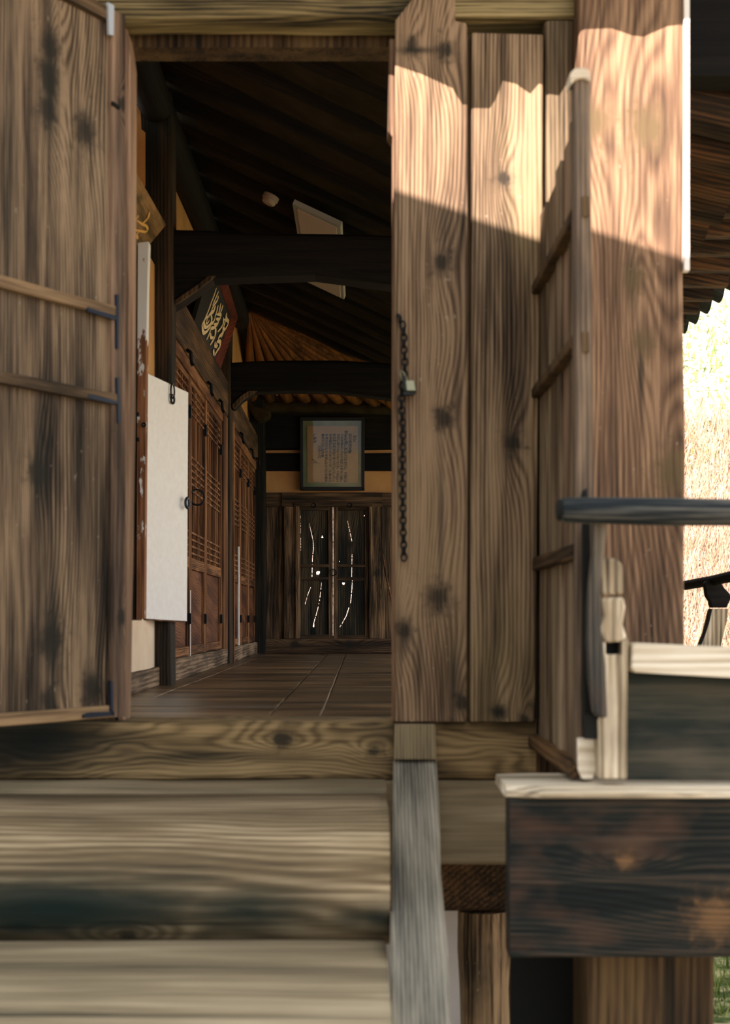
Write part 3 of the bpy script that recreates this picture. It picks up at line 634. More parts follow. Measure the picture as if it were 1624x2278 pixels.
# signboards
def board_sign(px_quad, P0, Nn): return [on_plane(x, y, P0, Nn) for x, y in px_quad]
BLp = at(443, 738, 9.75); BRp = at(477, 805, 10.77); TRp = at(513, 708, 10.77); TLp = at(485, 628, 9.75)
SN2 = (BRp-BLp).cross(TLp-BLp).normalized()
if SN2.dot(Vector((0, 0, EYE))-BLp) < 0: SN2 = -SN2
e = empty('signboard', 'red framed black signboard with three ivory seal style characters high on the left wall', 'signboard', BLp)
TR2 = BRp+(TLp-BLp); TR2 = TRp
mk('board', prism([BLp, BRp, TRp, TLp], -SN2*.03), M['black'], e)
al = (BRp-BLp).normalized(); upv = (TLp-BLp).normalized()
def fr(q, name='frame_bar'):
    mk(name, prism(q, -SN2*.03), M['red'], e, bevel=.003)
o1 = on_plane(530, 706, BLp+SN2*.035, SN2); o2 = on_plane(487, 833, BLp+SN2*.035, SN2); o3 = on_plane(500, 606, BLp+SN2*.035, SN2); o4 = on_plane(430, 726, BLp+SN2*.02, SN2); o5 = on_plane(466, 606, BLp+SN2*.02, SN2)
o6 = on_plane(468, 596, BLp+SN2*.03, SN2)
s = SN2*.004
fr([TRp+s, o1, o2, BRp+s]); fr([TLp+s, o5+(o3-o5)*.0, o3, o1, TRp+s]); fr([BLp+s, o4, o2-al*.012, BRp+s]); mk('frame_bar', prism([TLp+s, o5-al*.02, o4-al*.01, BLp+s], -SN2*.03), M['ink'], e, bevel=.003)  # last bar is black, painting in the shade on the frame's left side
wing = [(455, 838), (463, 815), (486, 833), (478, 845), (473, 850), (478, 862), (474, 870), (464, 872), (455, 862), (453, 850)]
mk('wing_ornament', prism([at(x, y, 10.9) for x, y in wing], (0, .03, 0)), M['red'], e, bevel=.004)
mk('wing_ornament', prism([at(x, y, 9.7) for x, y in [(443, 740), (428, 758), (424, 768), (428, 778), (418, 784), (408, 775), (408, 755), (420, 735)]], (0, .03, 0)), M['darkpost'], e, bevel=.004)
def sp(x, y): return on_plane(380+x/7.35, 590+y/7.35, BLp+SN2*.004, SN2)
st2 = [([(740, 370), (700, 500), (660, 600), (610, 740), (560, 860), (510, 960), (505, 1000)], 22), ([(775, 425), (740, 510), (700, 600), (680, 660)], 22), ([(770, 500), (755, 570), (700, 650), (650, 760)], 22),
 ([(715, 660), (700, 740), (640, 790), (600, 850)], 32), ([(650, 800), (662, 900), (620, 980), (560, 1012), (535, 940), (570, 860), (630, 830)], 26), ([(600, 870), (575, 930), (590, 950), (625, 900)], 14),
 ([(505, 1000), (520, 1080), (545, 1105), (600, 1060), (640, 990)], 28), ([(765, 655), (745, 760), (715, 850)], 22), ([(810, 625), (795, 720), (770, 800)], 22), ([(845, 650), (825, 730), (790, 800)], 22),
 ([(745, 800), (810, 810), (790, 880), (735, 870)], 24), ([(720, 850), (690, 930), (650, 960), (630, 1040)], 28), ([(770, 880), (760, 960), (700, 960)], 24), ([(750, 980), (700, 1020), (650, 1020)], 26),
 ([(720, 1030), (725, 1110), (700, 1200), (640, 1295)], 30), ([(650, 1040), (620, 1130), (580, 1215)], 20), ([(640, 1110), (650, 1180), (690, 1180)], 22), ([(905, 780), (900, 850), (920, 900)], 22),
 ([(855, 860), (850, 960), (800, 1040), (765, 1080)], 22), ([(870, 880), (930, 910), (925, 970), (880, 1055)], 26), ([(880, 920), (865, 1000)], 26), ([(845, 1020), (880, 1060)], 22), ([(850, 1050), (830, 1120), (790, 1160), (770, 1220)], 32),
 ([(865, 1070), (820, 1180)], 22), ([(720, 1250), (715, 1320), (760, 1320)], 22), ([(750, 1240), (800, 1250), (795, 1330), (750, 1400), (710, 1475)], 30), ([(690, 1380), (700, 1465)], 24), ([(740, 1270), (745, 1350)], 20)]
for i_, (p, wd) in enumerate(st2):
    if i_ in (0, 7, 17): bm = bmesh.new()
    for_n = SN2; q = [sp(x, y) for x, y in p]
    ribbon(bm, q, wd/7.35*.0076, for_n, .004)
    if i_ in (6, 16, len(st2)-1): mk('character', bm, M['ivory'], e)

TC = at(370, 500, 7.6); TN = at(290, 360, 6.42); DN = Vector((-.2, 0, -.24)); 
P1n = (TC-TN).cross(DN).normalized()
if P1n.dot(Vector((0, 0, EYE))-TC) < 0: P1n = -P1n
e = empty('signboard', 'mottled brown signboard with gold brushed characters half hidden by the open left door leaf', 'signboard', TC+DN)
TNN = TC+(TN-TC)*1.25
mk('board', prism([TC, TNN, TNN+DN, TC+DN], -P1n*.025), M['signwood'], e, bevel=.003)
bm = bmesh.new()
def s1(x, y): return on_plane(280+x/10.85, 350+y/10.85, TC+P1n*.002, P1n)
for p, wd in [([(140, 540), (100, 620), (60, 720)], .0145), ([(300, 1390), (200, 1530), (60, 1690)], .016), ([(560, 1310), (530, 1440), (460, 1530), (380, 1600)], .017), ([(260, 1515), (380, 1600), (480, 1650), (512, 1730), (470, 1790), (330, 1765), (205, 1745)], .014),
              ([(315, 1750), (230, 1900), (100, 2020)], .015), ([(60, 1785), (150, 1850), (240, 1880), (280, 1960)], .015)]:
    ribbon(bm, [s1(x, y) for x, y in p], wd, P1n, .004)
    if wd == .0145 and p[0][0] == 140: mk('character', bm, M['gold'], e); bm = bmesh.new()
mk('character', bm, M['gold'], e)

# ceiling: roof deck, rafters, panel, detector
def rz(x): return 3.15-.47*(x+1) if x < .72 else 2.342-.13*(x-.72)
bm = bmesh.new()
prof = [(-1.9, 3.57+.17), (.72, 2.342+.17), (2.02, 2.26)]
def deck(xs, y0, y1):
    loft(bm, [[(x, y, z) for x, z in xs]+[(x, y, z+.12) for x, z in reversed(xs)] for y in (y0, y1)])
deck([(-1.9, rz(-1.9)+.075), (.72, rz(.72)+.075), (1.17, rz(1.17)+.15)], 5.32, 12.95); deck([(1.17, rz(1.17)+.15), (1.7, 2.30), (2.05, 2.27)], 5.32, 16.5)
hx = lambda p: Vector(p)
for tri in (((-1.9, 12.95, 3.75), (.72, 12.95, 2.48), (1.17, 12.95, 2.44), (1.17, 16.2, 2.4)), ((-1.9, 12.95, 3.75), (1.17, 16.2, 2.4), (-1.9, 16.2, 2.6))):
    prism([hx(p) for p in tri], (0, 0, .12), bm)
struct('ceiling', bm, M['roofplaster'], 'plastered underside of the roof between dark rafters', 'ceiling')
mk('roof_tiles', prism([(-2.0, 5.3, rz(-1.9)+.42), (.7, 5.3, 2.76), (2.15, 5.3, 2.45), (2.15, 5.3, 2.55), (.7, 5.3, 2.95), (-2.0, 5.3, 4.25)], (0, 11.2, 0)), M['tile'], None, 'dark tiled roof above the veranda, only its underside edge in view', 'roof')
y = 5.82; ri = 0
while y < 12.9:
    rr = random.uniform(.185, .205)
    pa = line((-1.45, y, rz(-1.45)+.20), (.95, y+random.uniform(-.03, .03), rz(.9)+.21), 14)
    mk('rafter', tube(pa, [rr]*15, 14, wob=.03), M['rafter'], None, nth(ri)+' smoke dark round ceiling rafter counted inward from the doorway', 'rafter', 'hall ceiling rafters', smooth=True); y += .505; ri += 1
y = 5.46; ri = 0
while y < 11.5:
    pa = line((1.0 if y > 5.4 else 1.185, y, 2.40 if y > 5.4 else 2.36), (1.66, y, 2.25), 6)
    o = mk('eave_rafter', tube(pa, [.105]*7, 14, wob=.012), M['eaverafter'], None, nth(ri)+' round rafter of the eave right of the big column, counted from the viewer', 'rafter', 'eave rafters right of the column', smooth=False)
    pa = line((1.45, y+.02, 2.385), (2.02, y+.02, 2.27), 6)
    mk('flying_rafter', beam(1.45, 2.03, y-.02, y+.07, 2.2, 2.29, axis=0, r=.012, wob=.006, n=6), M['eaverafter'], None, nth(ri)+' square flying rafter under the outer eave tiles, counted from the viewer', 'rafter', 'square flying rafters of the right eave')
    y += .34; ri += 1
mk('eave_board', beam(1.56, 1.62, 5.35, 16.4, 2.33, 2.40, axis=1, r=.006, n=30), M['frame'], None, 'long orange brown fascia strip above the round rafter ends', 'board')
mk('eave_board', beam(1.98, 2.04, 5.35, 16.4, 2.29, 2.36, axis=1, r=.006, n=30), M['frame'], None, 'outermost fascia strip directly under the eave tiles', 'board')
y = 5.4; ri = 0
while y < 10.6:
    bm = bmesh.new(); rings = []
    for x, z in ((1.9, 2.42), (2.05, 2.37), (2.13, 2.33)):
        rings.append([(x, y+.12*math.cos(a), z-.10*math.sin(a)) for a in [math.pi*i/8 for i in range(9)]]+[(x, y+.10*math.cos(a), z-.075*math.sin(a)) for a in [math.pi*i/8 for i in range(8, -1, -1)]])
    loft(bm, rings)
    mk('roof_tile', bm, M['tile'], None, nth(ri)+' curved dark clay tile along the right eave edge, counted from the viewer', 'tile', 'tiles along the right eave edge', smooth=False); y += .3; ri += 1
AP = Vector((-1.0, 12.85, 3.17))
ends = [(-1.15, 15.05, 2.70), (-.96, 15.05, 2.71), (-.77, 15.05, 2.71), (-.58, 15.05, 2.71), (-.40, 15.05, 2.705), (-.22, 15.05, 2.70), (-.03, 15.05, 2.69), (.17, 15.05, 2.67), (.38, 15.05, 2.64), (.62, 15.05, 2.6), (1.0, 15.0, 2.5), (1.1, 14.4, 2.44), (1.1, 13.8, 2.42), (1.1, 13.3, 2.40)]
for i, q in enumerate(ends):
    q = Vector(q); st = AP+(q-AP)*.04
    mk('fan_rafter', tube(line(st, q, 10), [.012+.066*k/10 for k in range(11)], 12, wob=.004), M['fanrafter'], None, (nth(i).replace('nearest', 'leftmost')+' reddish brown fan rafter from the left over the far corner'), 'rafter', 'fan rafters over the far corner', smooth=True)
struct('trim_2', tube(line((-1.18, 15.06, 2.62), (1.1, 15.06, 2.56), 20), .06, 10, wob=.01), M['roofplaster'], 'grey plaster fillet between the fan rafter ends', 'plaster', smooth=True)
struct('trim_3', prism_px([(538, 878), (552, 888), (565, 903), (585, 907), (601, 912), (601, 926), (588, 934), (572, 938), (560, 920), (548, 900)], 14.7, .2), M['roofplaster'], 'pale plaster lump in the far left corner under the fan rafters', 'plaster', bevel=.02)
e = empty('ceiling_panel', 'flat off white light panel fixed to the sloping ceiling behind the nearer cross beam', 'light panel', (-.24, 9.4, 2.8))
def roofq(x0, x1, y0, y1, dz): return [(x0, y0, rz(x0)-dz), (x1, y0, rz(x1)-dz), (x1, y1, rz(x1)-dz), (x0, y1, rz(x0)-dz)]
SL = Vector((.425, 0, .905)); PD = .18
# hung from the rafters by their thickness: the whole panel keeps its size and lies parallel to the roof
def sc(q):                                              # move down to the rafters' underside along the line of sight depth
    return [Vector(p) for p in q]
mk('rim', prism(sc(roofq(-.40, -.115, 8.48, 10.42, .03)), SL*.03), M['lampframe'], e)
mk('diffuser', prism(sc(roofq(-.375, -.14, 8.53, 10.37, .036)), SL*.004), M['lamp'], e)
e = empty('smoke_detector', 'small round beige detector fixed to the dark ceiling', 'smoke detector', (-.553, 8.75, 2.9))
c = at(600, 445, 8.62)
mk('base', tube([c+SL*.03, c+SL*.0], .05, 20), M['plastic'], e, bevel=.003); mk('dome', tube([c+SL*.004, c-SL*.018, c-SL*.026], [.042, .042, .034], 20), M['plastic'], e)

# ------------------------------------------------------------ facade
post('corner_column', at(1287, 0, 4.84).x, at(1524, 0, 4.84).x, 4.84, 5.2, -.18, 2.9, M['column'], 'broad reddish brown corner column, sunlit above and shaded below')
mk('white_board', beam(at(1521, 0, 4.83).x, at(1533.5, 0, 4.83).x, 4.825, 4.86, at(0, 602, 4.83).z, 2.9, axis=2, r=.002, wob=.0005), M['whitewall'], None, 'narrow white painted board fixed down the outer edge of the column', 'board')
mk('lintel', beam(-1.3, at(1284, 0, 4.98).x, 4.98, 5.16, 2.462, 2.8, r=.04, wob=.01, n=30), M['lintel'], None, 'olive grained lintel across the top of the doorway', 'beam')
mk('lintel', beam(at(1012, 0, 4.95).x, at(1284, 0, 4.95).x, 4.95, 4.98, at(0, 40, 4.95).z, 2.8, axis=0, r=.02, wob=.006), M['lintel'], None, 'short olive beam over the closed planks beside the column', 'beam')
struct('wall_front_gable', box(-1.5, 1.17, 5.17, 5.3, 2.44, 3.9), M['darkboard'], 'dark boards closing the gable above the lintel', 'wall')
struct('wall_front_gable_upper', box(-3.2, 1.1, 5.0, 5.17, 2.79, 3.9), M['darkboard'], 'boards above the lintel', 'wall')
# unseen eave over the facade, lower edge shaped to cast shade on the planks
sh = [(.126, 2.30), (.26, 2.255), (.38, 2.20), (.40, 2.15), (.49, 2.15), (.51, 2.18), (.535, 2.245), (.58, 2.235), (.63, 2.20), (.66, 2.235), (.72, 2.225), (.765, 2.40), (.95, 2.405), (1.02, 2.38), (1.06, 2.375), (1.14, 2.41), (1.3, 2.43)]
sh = [(x, z-(.075 if x < .76 else .18)) for x, z in sh]
lo = [(x-.578, z+.903) for x, z in sh]
struct('unseen_shade_board', prism([Vector((-3.2, 4.0, 2.98)), Vector((-1.2, 4.0, 3.0))]+[Vector((x, 4.0, z)) for x, z in lo]+[Vector((2.7, 4.0, 3.22)), Vector((2.7, 4.0, 3.6)), Vector((-3.2, 4.0, 3.6))], (0, .05, 0)), M['darkboard'], 'unseen eave board above the facade, uneven edge shaped to cast its shade', 'board')
mk('front_eave', prism([(-3.2, 4.03, 3.45), (2.7, 4.03, 3.45), (2.7, 5.05, 3.85), (-3.2, 5.05, 3.85)], (0, 0, .12)), M['tile'], None, 'tiled eave over the doorway, above the picture', 'roof')

struct('wall_front_right', box(1.17, 2.3, 5.15, 5.3, 2.33, 3.9), M['darkbeam'], 'dark gable boards right of the column above the eave', 'wall')
struct('wall_front_left', box(-2.4, at(268, 0, 5.03).x-.02, 5.03, 5.2, -1.4, 2.9), M['darkboard'], 'dark boards left of the doorway behind the open leaf', 'wall')
mk('door_jamb', prism_px([(262, 1604), (270, 60), (282, 62), (291, 130), (290, 400), (288, 900), (277, 1604)], 5.04, .14), M['edge'], None, 'slim pinkish brown door jamb showing beside the open left leaf', 'jamb', bevel=.004)
mk('door_jamb', prism_px([(873, 1606), (873, 305), (863, 292), (866, 86), (905, 86), (905, 1606)], 4.96, .12), M['edge'], None, 'worn pink edged jamb down the right side of the doorway', 'jamb', bevel=.004)
post('door_jamb', at(1211, 0, 4.98).x, at(1277, 0, 4.98).x, 4.96, 5.1, 0, at(0, 46, 4.96).z, M['jamb'], 'grey olive jamb between the closed planks and the column')
e = empty('door_2', 'closed plank door leaf of two tall knotted boards right of the doorway', 'door', at(1030, 1605, 4.93), kind='structure')
mk('plank', prism_px([(878, 1606), (877, 900), (876, 430), (878, 300), (880, 44), (915, 0), (925, -40), (1012, -40), (1013, 46), (1036, 50), (1040, 60), (1041, 800), (1038, 1606)], 4.925, .045), M['plankA'], e, bevel=.004)
mk('plank', prism_px([(1045, 1606), (1048, 900), (1050, 72), (1208, 76), (1207, 500), (1197, 900), (1190, 1606)], 4.935, .04), M['plankB'], e, bevel=.004)
mk('backing_board', box(at(900, 0, 4.98).x, at(1195, 0, 4.98).x, 4.98, 5.02, .01, 2.4), M['darkboard'], e)
# chain and padlock
ch = empty('chain', 'thin dark chain hanging down the left edge of the closed plank leaf', 'chain', at(890, 1255, 4.9))
path = [(887, 706), (896, 724), (899, 742), (898, 770), (901, 800), (900, 830), (894, 862), (893, 900), (896, 950), (895, 1050), (896, 1120), (897, 1180), (899, 1246)]
pts = [at(x, y, 4.905) for x, y in path]; segs = []; acc = 0; tot = sum((b-a).length for a, b in zip(pts, pts[1:])); NL = 40
for i in range(NL):
    s_ = tot*(i+.5)/NL; k = 0
    while k < len(pts)-2 and s_ > (pts[k+1]-pts[k]).length: s_ -= (pts[k+1]-pts[k]).length; k += 1
    d = (pts[k+1]-pts[k]); p = pts[k]+d.normalized()*s_; d.normalize()
    nn = Vector((0, -1, 0)) if i % 2 else Vector((1, -.35, 0)).normalized()
    mk('link', torus_ring(p, .0095, .0036, nn, seg=12, sy=1.5), M['iron'], ch)
mk('staple', tube([at(884, 702, 4.925), at(886, 700, 4.90), at(889, 708, 4.895), at(890, 712, 4.925)], .005, 6), M['iron'], ch)
pl = empty('padlock', 'small dull metal padlock hanging in the chain', 'padlock', at(908, 872, 4.88))
mk('lock_body', prism_px([(902, 846), (921, 846), (926, 869), (905, 869)], 4.87, .03), M['brass'], pl, bevel=.002)
mk('lock_side', prism_px([(894, 832), (901, 838), (905, 869), (897, 868)], 4.875, .024), M['lockdark'], pl, bevel=.002)
mk('lock_base', prism_px([(897, 869), (926, 870), (922, 879), (897, 879)], 4.88, .02), M['lockdark'], pl, bevel=.002)
mk('shackle', tube([at(895, 846, 4.885), at(891, 832, 4.885), at(893, 824, 4.885), at(899, 830, 4.885), at(906, 846, 4.885)], .003, 8), M['brass'], pl)

# open left leaf
e = empty('door_1', 'large open plank door leaf with two thin battens filling the left edge', 'door', (-.9, 4.9, .02), kind='structure')
def leafbox(t0, t1, z0, z1, d0, d1, n=10, wob=.002):
    """t = distance from the far edge, d = height above the board face"""
    bm = bmesh.new(); rings = []
    ax = (t1-t0) > (z1-z0)
    for k in range(n+1):
        if ax: prof = [(t0+(t1-t0)*k/n, z, d) for z, d in rrect(z0, z1, d0, d1, .006)]
        else: prof = [(t, z0+(z1-z0)*k/n, d) for t, d in rrect(t0, t1, d0, d1, .006)]
        ring = []
        for t, z, d in prof:
            p = LP-LD*t+LN*d+Vector((0, 0, z)); ring.append(p+noise.noise_vector(p*3)*wob)
        rings.append(ring)
    return loft(bm, rings)
mk('board', leafbox(.066, .30, .03, 2.46, -.03, 0), M['leaf'], e); mk('board', leafbox(.302, .95, .03, 2.46, -.03, .001), M['leaf'], e)
mk('stile', leafbox(.0, .068, .02, 2.475, -.035, .022, 20), M['leafframe'], e); mk('stile', leafbox(.90, .96, .02, 2.475, -.035, .022, 20), M['leafframe'], e)
mk('bottom_rail', leafbox(.066, .90, .02, .062, -.035, .022), M['leafrail'], e); mk('top_rail', leafbox(.066, .90, 2.43, 2.48, -.035, .022), M['leafrail'], e)
mk('batten', leafbox(.05, .90, 1.41, 1.45, -.0, .028), M['leafrail'], e); mk('batten', leafbox(.05, .90, 1.105, 1.145, -.0, .028), M['leafrail'], e)
def strap(pts, mat, name='corner_bracket'):
    q = [on_plane(x, y, LP+LN*.03, LN) for x, y in pts]; mk(name, prism(q, -LN*.01), mat, e)
strap([(259, 655), (265, 655), (265, 776), (260, 776)], M['blueiron']); strap([(195, 683), (250, 700), (259, 704), (259, 711), (250, 710), (195, 692)], M['blueiron'])
strap([(260, 840), (266, 840), (268, 941), (263, 941)], M['blueiron']); strap([(197, 876), (250, 889), (260, 892), (260, 898), (248, 897), (197, 885)], M['blueiron'])
strap([(246, 1515), (252, 1515), (253, 1590), (247, 1590)], M['blueiron']); strap([(186, 1590), (200, 1585), (254, 1583), (254, 1592), (200, 1597), (186, 1597)], M['blueiron'])
strap([(241, 5), (254, 12), (253, 79), (243, 76)], M['steel']); strap([(252, 225), (268, 236), (267, 243), (251, 232)], M['ink'], 'nail_slot')

# folded leaf seen nearly edge on
e = empty('door_3', 'narrow plank leaf folded back towards the viewer beside the column, seen nearly edge on', 'door', (.63, 4.5, -.09), kind='structure')
bnd = [5.04, 4.76, 4.54, 4.41, 4.28, 4.06]; tops = [1.76, 1.762, 1.785, 1.81, 1.84]; xo = [.626, .631, .624, .632, .627]
for i in range(5):
    mk('board', beam(xo[i], xo[i]+.022, bnd[i+1]+.004, bnd[i]-.004, -.05, tops[i], axis=2, r=.004, wob=.002), M['foldboard'] if i != 3 else M['leafframe'], e)
mk('stile', prism_px([(1277, 200), (1276, 168), (1284, 156), (1300, 152), (1310, 160), (1313, 190), (1317, 700), (1326, 1720), (1318, 1736), (1293, 1735), (1284, 1700), (1281, 1000), (1278, 500)], 3.98, .06), M['stilewood'], e, bevel=.004)
for z, h in ((1.50, .035), (1.14, .035)):
    mk('batten', beam(.596, .64, 4.03, 4.98, z-.012, z-.012+h, axis=1, r=.006), M['darkboard'], e)
mk('batten', beam(.60, .64, 4.03, 4.98, .53, .575, axis=1, r=.006), M['headbeam'], e)
mk('bottom_rail', beam(.59, .65, 4.0, 5.0, -.088, -.045, axis=1, r=.01), M['headbeam'], e)
for y0 in (436, 738): mk('mortise_plug', prism_px([(1296, y0), (1310, y0), (1311, y0+46), (1297, y0+46)], 3.974, .01), M['darkboard'], e, bevel=.002)
mk('painted_sun_cap', prism_px([(1270, 186), (1268, 163), (1279, 151), (1300, 149), (1312, 157), (1314, 182), (1298, 172), (1281, 176)], 3.97, .08), M['cream'], e, bevel=.003)  # pale colour stands in for sun on the stile top
mk('pale_foot', prism_px([(1285, 1642), (1322, 1642), (1326, 1715), (1319, 1733), (1295, 1733), (1286, 1712)], 3.965, .02), M['cream'], e, bevel=.004)  # cream-coloured piece at the foot of the stile

# sill, floor beams, steps, stair board
mk('door_sill', beam(-1.5, .617, 4.97, 5.25, -.2, .004, r=.02, wob=.006, n=40), M['sill'], None, 'swirled grain sill beam running under the doorway and closed planks', 'beam')
mk('floor_beam', beam(-1.5, .72, 4.98, 5.2, -.50, -.203, r=.012, wob=.004, n=30), M['tread'], None, 'pale olive floor beam showing between the grey stair board and the porch beam', 'beam')
mk('underfloor_beam', beam(-1.5, 1.2, 5.34, 5.55, -.745, -.45, r=.02, wob=.01, n=20), M['headbeam'], None, 'dim brown beam deep under the floor left of the porch beam', 'beam')
bm = tube([(.478, 5.42, GZ), (.478, 5.42, -1.2), (.476, 5.42, -1.05), (.473, 5.42, -.9), (.47, 5.42, -.745)], [.112, .108, .104, .1, .098], 9, wob=.03)
mk('foundation_post', bm, M['undercol'], None, 'peeling weathered round post under the floor beside the white strip of wall', 'post')
struct('wall_foundation', box(-1.5, .42, 5.75, 5.85, GZ, -.70), M['whitewall'], 'white limewashed wall glimpsed under the floor', 'wall')
struct('wall_underfloor', box(.42, 1.3, 5.8, 5.9, GZ, -.1), M['darkboard'], 'dark boards under the hall floor', 'wall')
mk('step_plank', beam(-1.8, .088, 4.69, 4.965, -.245, -.2, axis=0, r=.012, wob=.008, n=30), M['tread'], None, 'narrow pale plank at the back of the upper step', 'plank')
def steplog(prof, x0, x1, amp, seed):
    rings = []; n = 44
    for k in range(n+1):
        x = x0+(x1-x0)*k/n; ring = []
        for yy, zz in prof:
            q = Vector((x, yy, zz)); d = noise.noise_vector(Vector((x*1.2+seed, yy*2, zz*2)))*amp
            ring.append((x, yy+d.y, zz+d.z*.6))
        rings.append(ring)
    return loft(bmesh.new(), rings)
top1 = [(4.70, -.215), (4.5, -.212), (4.3, -.21), (4.2, -.214), (4.12, -.228), (4.06, -.253), (4.02, -.30), (4.0, -.36), (3.99, -.43), (4.0, -.49), (4.03, -.54), (4.07, -.57), (4.4, -.59), (4.7, -.59)]
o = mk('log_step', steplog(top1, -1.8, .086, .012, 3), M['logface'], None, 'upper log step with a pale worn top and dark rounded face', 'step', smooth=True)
top2 = [(4.3, -.553), (4.0, -.552), (3.7, -.548), (3.4, -.55), (3.15, -.556), (3.02, -.58), (2.95, -.64), (2.93, -.75), (2.95, -.86), (3.0, -.9), (4.3, -.9)]
mk('log_step', steplog(top2, -1.8, .074, .014, 9), M['tread'], None, 'lower tan log step across the bottom left corner', 'step', smooth=True)
mk('step_support', box(-1.6, -.1, 3.15, 3.9, GZ, -.9), M['dull'], None, 'stone block under the log steps, below the picture', 'stone')
rings = []
for Y, z, xl in ((4.93, -.12, .117), (4.6, -.24, .106), (4.2, -.385, .094), (3.8, -.53, .083), (3.4, -.67, .074), (3.0, -.82, .066)):
    xr = xl+.15+.004*math.sin(Y*7); pr = rrect(xl, xr, -.09, 0, .008)
    rings.append([(p[0], Y+p[1]*-.35, z+p[1]) for p in pr])
e = empty('stair_stringer', 'sloping grey weathered board beside the log steps', 'stair board', (.15, 4.9, -.2))
mk('sloping_board', loft(bmesh.new(), rings), M['stair'], e)
mk('upright_block', prism_px([(878, 1612), (969, 1612), (971, 1690), (875, 1690)], 4.88, .08), M['stairtop'], e, bevel=.004)

# porch at the right
e = empty('porch_edge', 'bleached cream plank capping the dark porch beam', 'plank', (1.0, 4.0, -.1))
bm = bmesh.new(); rings = []
for k in range(31):
    x = .402+(1.9-.402)*k/30; wv = .008*noise.noise(Vector((x*5, 0, 1)))+.006*noise.noise(Vector((x*14, 2, 1)))
    in_ = .03*max(0, 1-k/2)
    rings.append([(x, 3.87+in_+wv, -.112+wv*.3), (x, 3.885+in_, -.096), (x, 4.22-in_, -.096), (x, 4.23-in_, -.125), (x, 3.89+in_, -.13), (x, 3.873+in_+wv, -.125)])
mk('plank_body', loft(bm, rings), M['cream'], e)
mk('porch_beam', beam(.412, 1.9, 3.9, 4.02, -.568, -.128, axis=0, r=.008, wob=.006, n=30), M['porchdark'], None, 'wide blue black beam along the front of the porch', 'beam')
struct('floor_porch', box(.66, 1.9, 4.2, 4.83, -.15, -.105), M['darkboard'], 'dark porch floor behind the railing', 'floor')
post('porch_post', at(1300, 0, 4.12).x, at(1586, 0, 4.12).x, 4.1, 4.35, GZ, -.5, M['darkboard'], 'broad dim post under the dark porch beam')
struct('porch_shade_board', box(.47, 1.0, 4.4, 4.45, GZ, -.15), M['ink'], 'boarding under the porch, its deep shade painted black', 'board')  # black sheet paints in the shadow under the porch
e = empty('railing', 'porch railing with a round weathered handrail and a dark panel at the right edge', 'railing', (.9, 3.95, -.09))
h = [at(x, y, 3.83) for x, y in ((1245, 1135), (1330, 1136), (1420, 1138), (1520, 1139), (1624, 1140), (2300, 1146))]
mk('handrail', tube([h[0], h[0]+Vector((.012, 0, 0))]+h[1:], [.030, .036, .036, .0355, .035, .035, .035], 20, wob=.006), M['rail'], e, smooth=True)
mk('rail_end', tube([h[0]+Vector((-.008, 0, 0)), h[0]+Vector((.002, 0, 0))], [.024, .031], 16), M['ink'], e)
mk('hook', prism_px([(1291, 1112), (1296, 1092), (1307, 1084), (1308, 1112)], 3.86, .02), M['ink'], e, bevel=.003)
mk('carved_bracket', prism_px([(1318, 1160), (1320, 1234), (1312, 1297), (1308, 1363), (1307, 1429), (1311, 1511), (1322, 1588), (1340, 1597), (1352, 1597), (1348, 1480), (1338, 1400), (1336, 1330), (1342, 1250), (1352, 1160)], 3.86, .05), M['carved'], e, bevel=.006)
mk('newel_post', prism_px([(1336, 1246), (1348, 1240), (1372, 1242), (1386, 1256), (1388, 1322), (1340, 1324)], 3.90, .07), M['bleached'], e, bevel=.008)
mk('newel_post', prism_px([(1338, 1330), (1388, 1328), (1392, 1350), (1386, 1390), (1396, 1420), (1380, 1428), (1346, 1430), (1334, 1400), (1344, 1370)], 3.90, .07), M['bleached'], e, bevel=.008)
mk('newel_post', prism_px([(1340, 1428), (1348, 1428), (1348, 1456), (1382, 1456), (1382, 1428), (1397, 1418), (1396, 1733), (1334, 1733), (1330, 1600), (1340, 1590)], 3.90, .08), M['bleached'], e, bevel=.006)
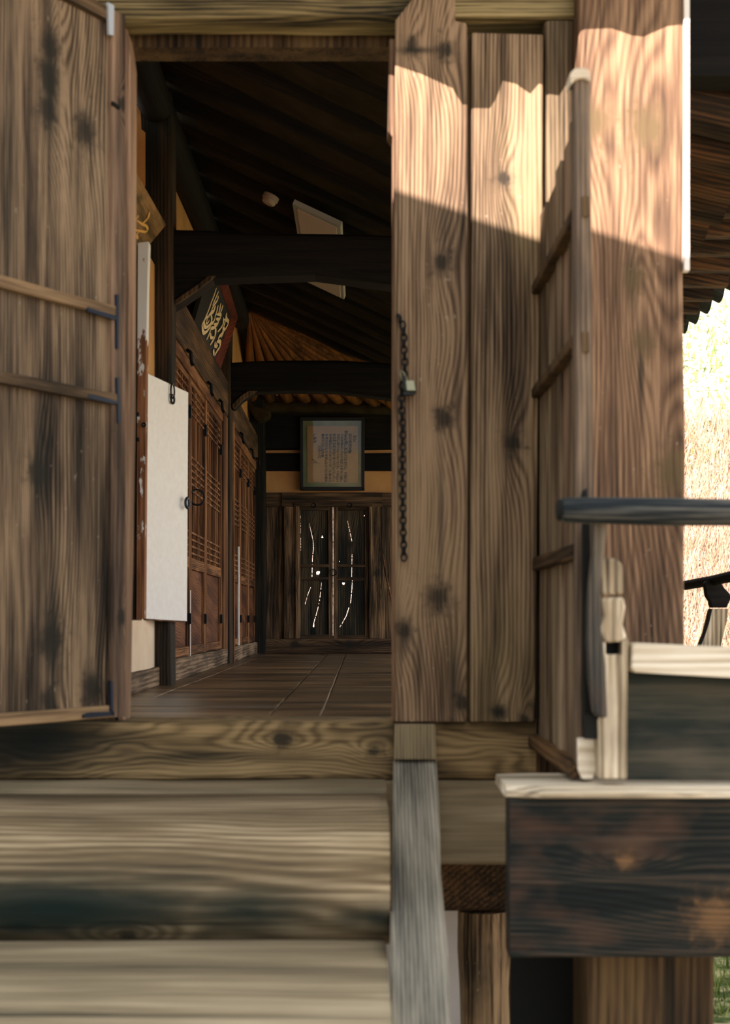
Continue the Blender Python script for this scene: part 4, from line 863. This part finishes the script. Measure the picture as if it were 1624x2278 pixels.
mk('mortise', prism_px([(1346, 1426), (1384, 1426), (1384, 1458), (1346, 1458)], 3.95, .02), M['ink'], e)
mk('shade_wedge', prism_px([(1298, 1585), (1322, 1592), (1352, 1600), (1344, 1622), (1328, 1645), (1300, 1644)], 3.91, .03), M['ink'], e, bevel=.003)  # black piece paints the shadow below the carved bracket
mk('gap_shade', prism_px([(1297, 1165), (1318, 1165), (1312, 1300), (1308, 1430), (1316, 1560), (1324, 1590), (1300, 1590)], 3.93, .03), M['ink'], e)  # black sheet painted in for the shaded gap beside the newel
mk('panel_cap', prism_px([(1406, 1436), (1412, 1430), (1640, 1440), (2250, 1460), (2250, 1530), (1640, 1509), (1410, 1496), (1404, 1486)], 3.90, .1), M['cream'], e, bevel=.008)
mk('dark_panel', prism_px([(1395, 1492), (2240, 1525), (2240, 1745), (1394, 1735)], 3.96, .03), M['panel'], e, bevel=.004)

# far railing on the outer side
e = empty('railing', 'dark far railing with a carved bracket seen against the bright slope', 'railing', (1.85, 7.4, .2))
mk('handrail', tube([(1.845, 8.05, .553), (1.85, 7.4, .565), (1.858, 6.9, .58), (1.87, 6.0, .60)], .028, 12, wob=.004), M['darkbeam'], e)
mk('carved_bracket', prism_px([(1568, 1297), (1574, 1292), (1600, 1290), (1606, 1298), (1612, 1308), (1624, 1320), (1628, 1330), (1620, 1345), (1618, 1352), (1583, 1352), (1580, 1338), (1572, 1325)], 7.4, .06), M['darkbeam'], e, bevel=.006)
mk('curved_leg', prism_px([(1580, 1354), (1622, 1354), (1616, 1388), (1606, 1430), (1600, 1470), (1544, 1470), (1556, 1436), (1566, 1410), (1574, 1380)], 7.4, .06), M['bleached'], e, bevel=.006)
mk('curved_leg_edge', prism_px([(1579, 1354), (1585, 1354), (1578, 1386), (1568, 1416), (1556, 1446), (1548, 1470), (1538, 1470), (1552, 1438), (1566, 1408), (1573, 1380)], 7.38, .02), M['darkbeam'], e)
mk('lower_rail', beam(1.7, 1.9, 6.2, 9, .05, .12, axis=1, r=.01), M['darkbeam'], e)
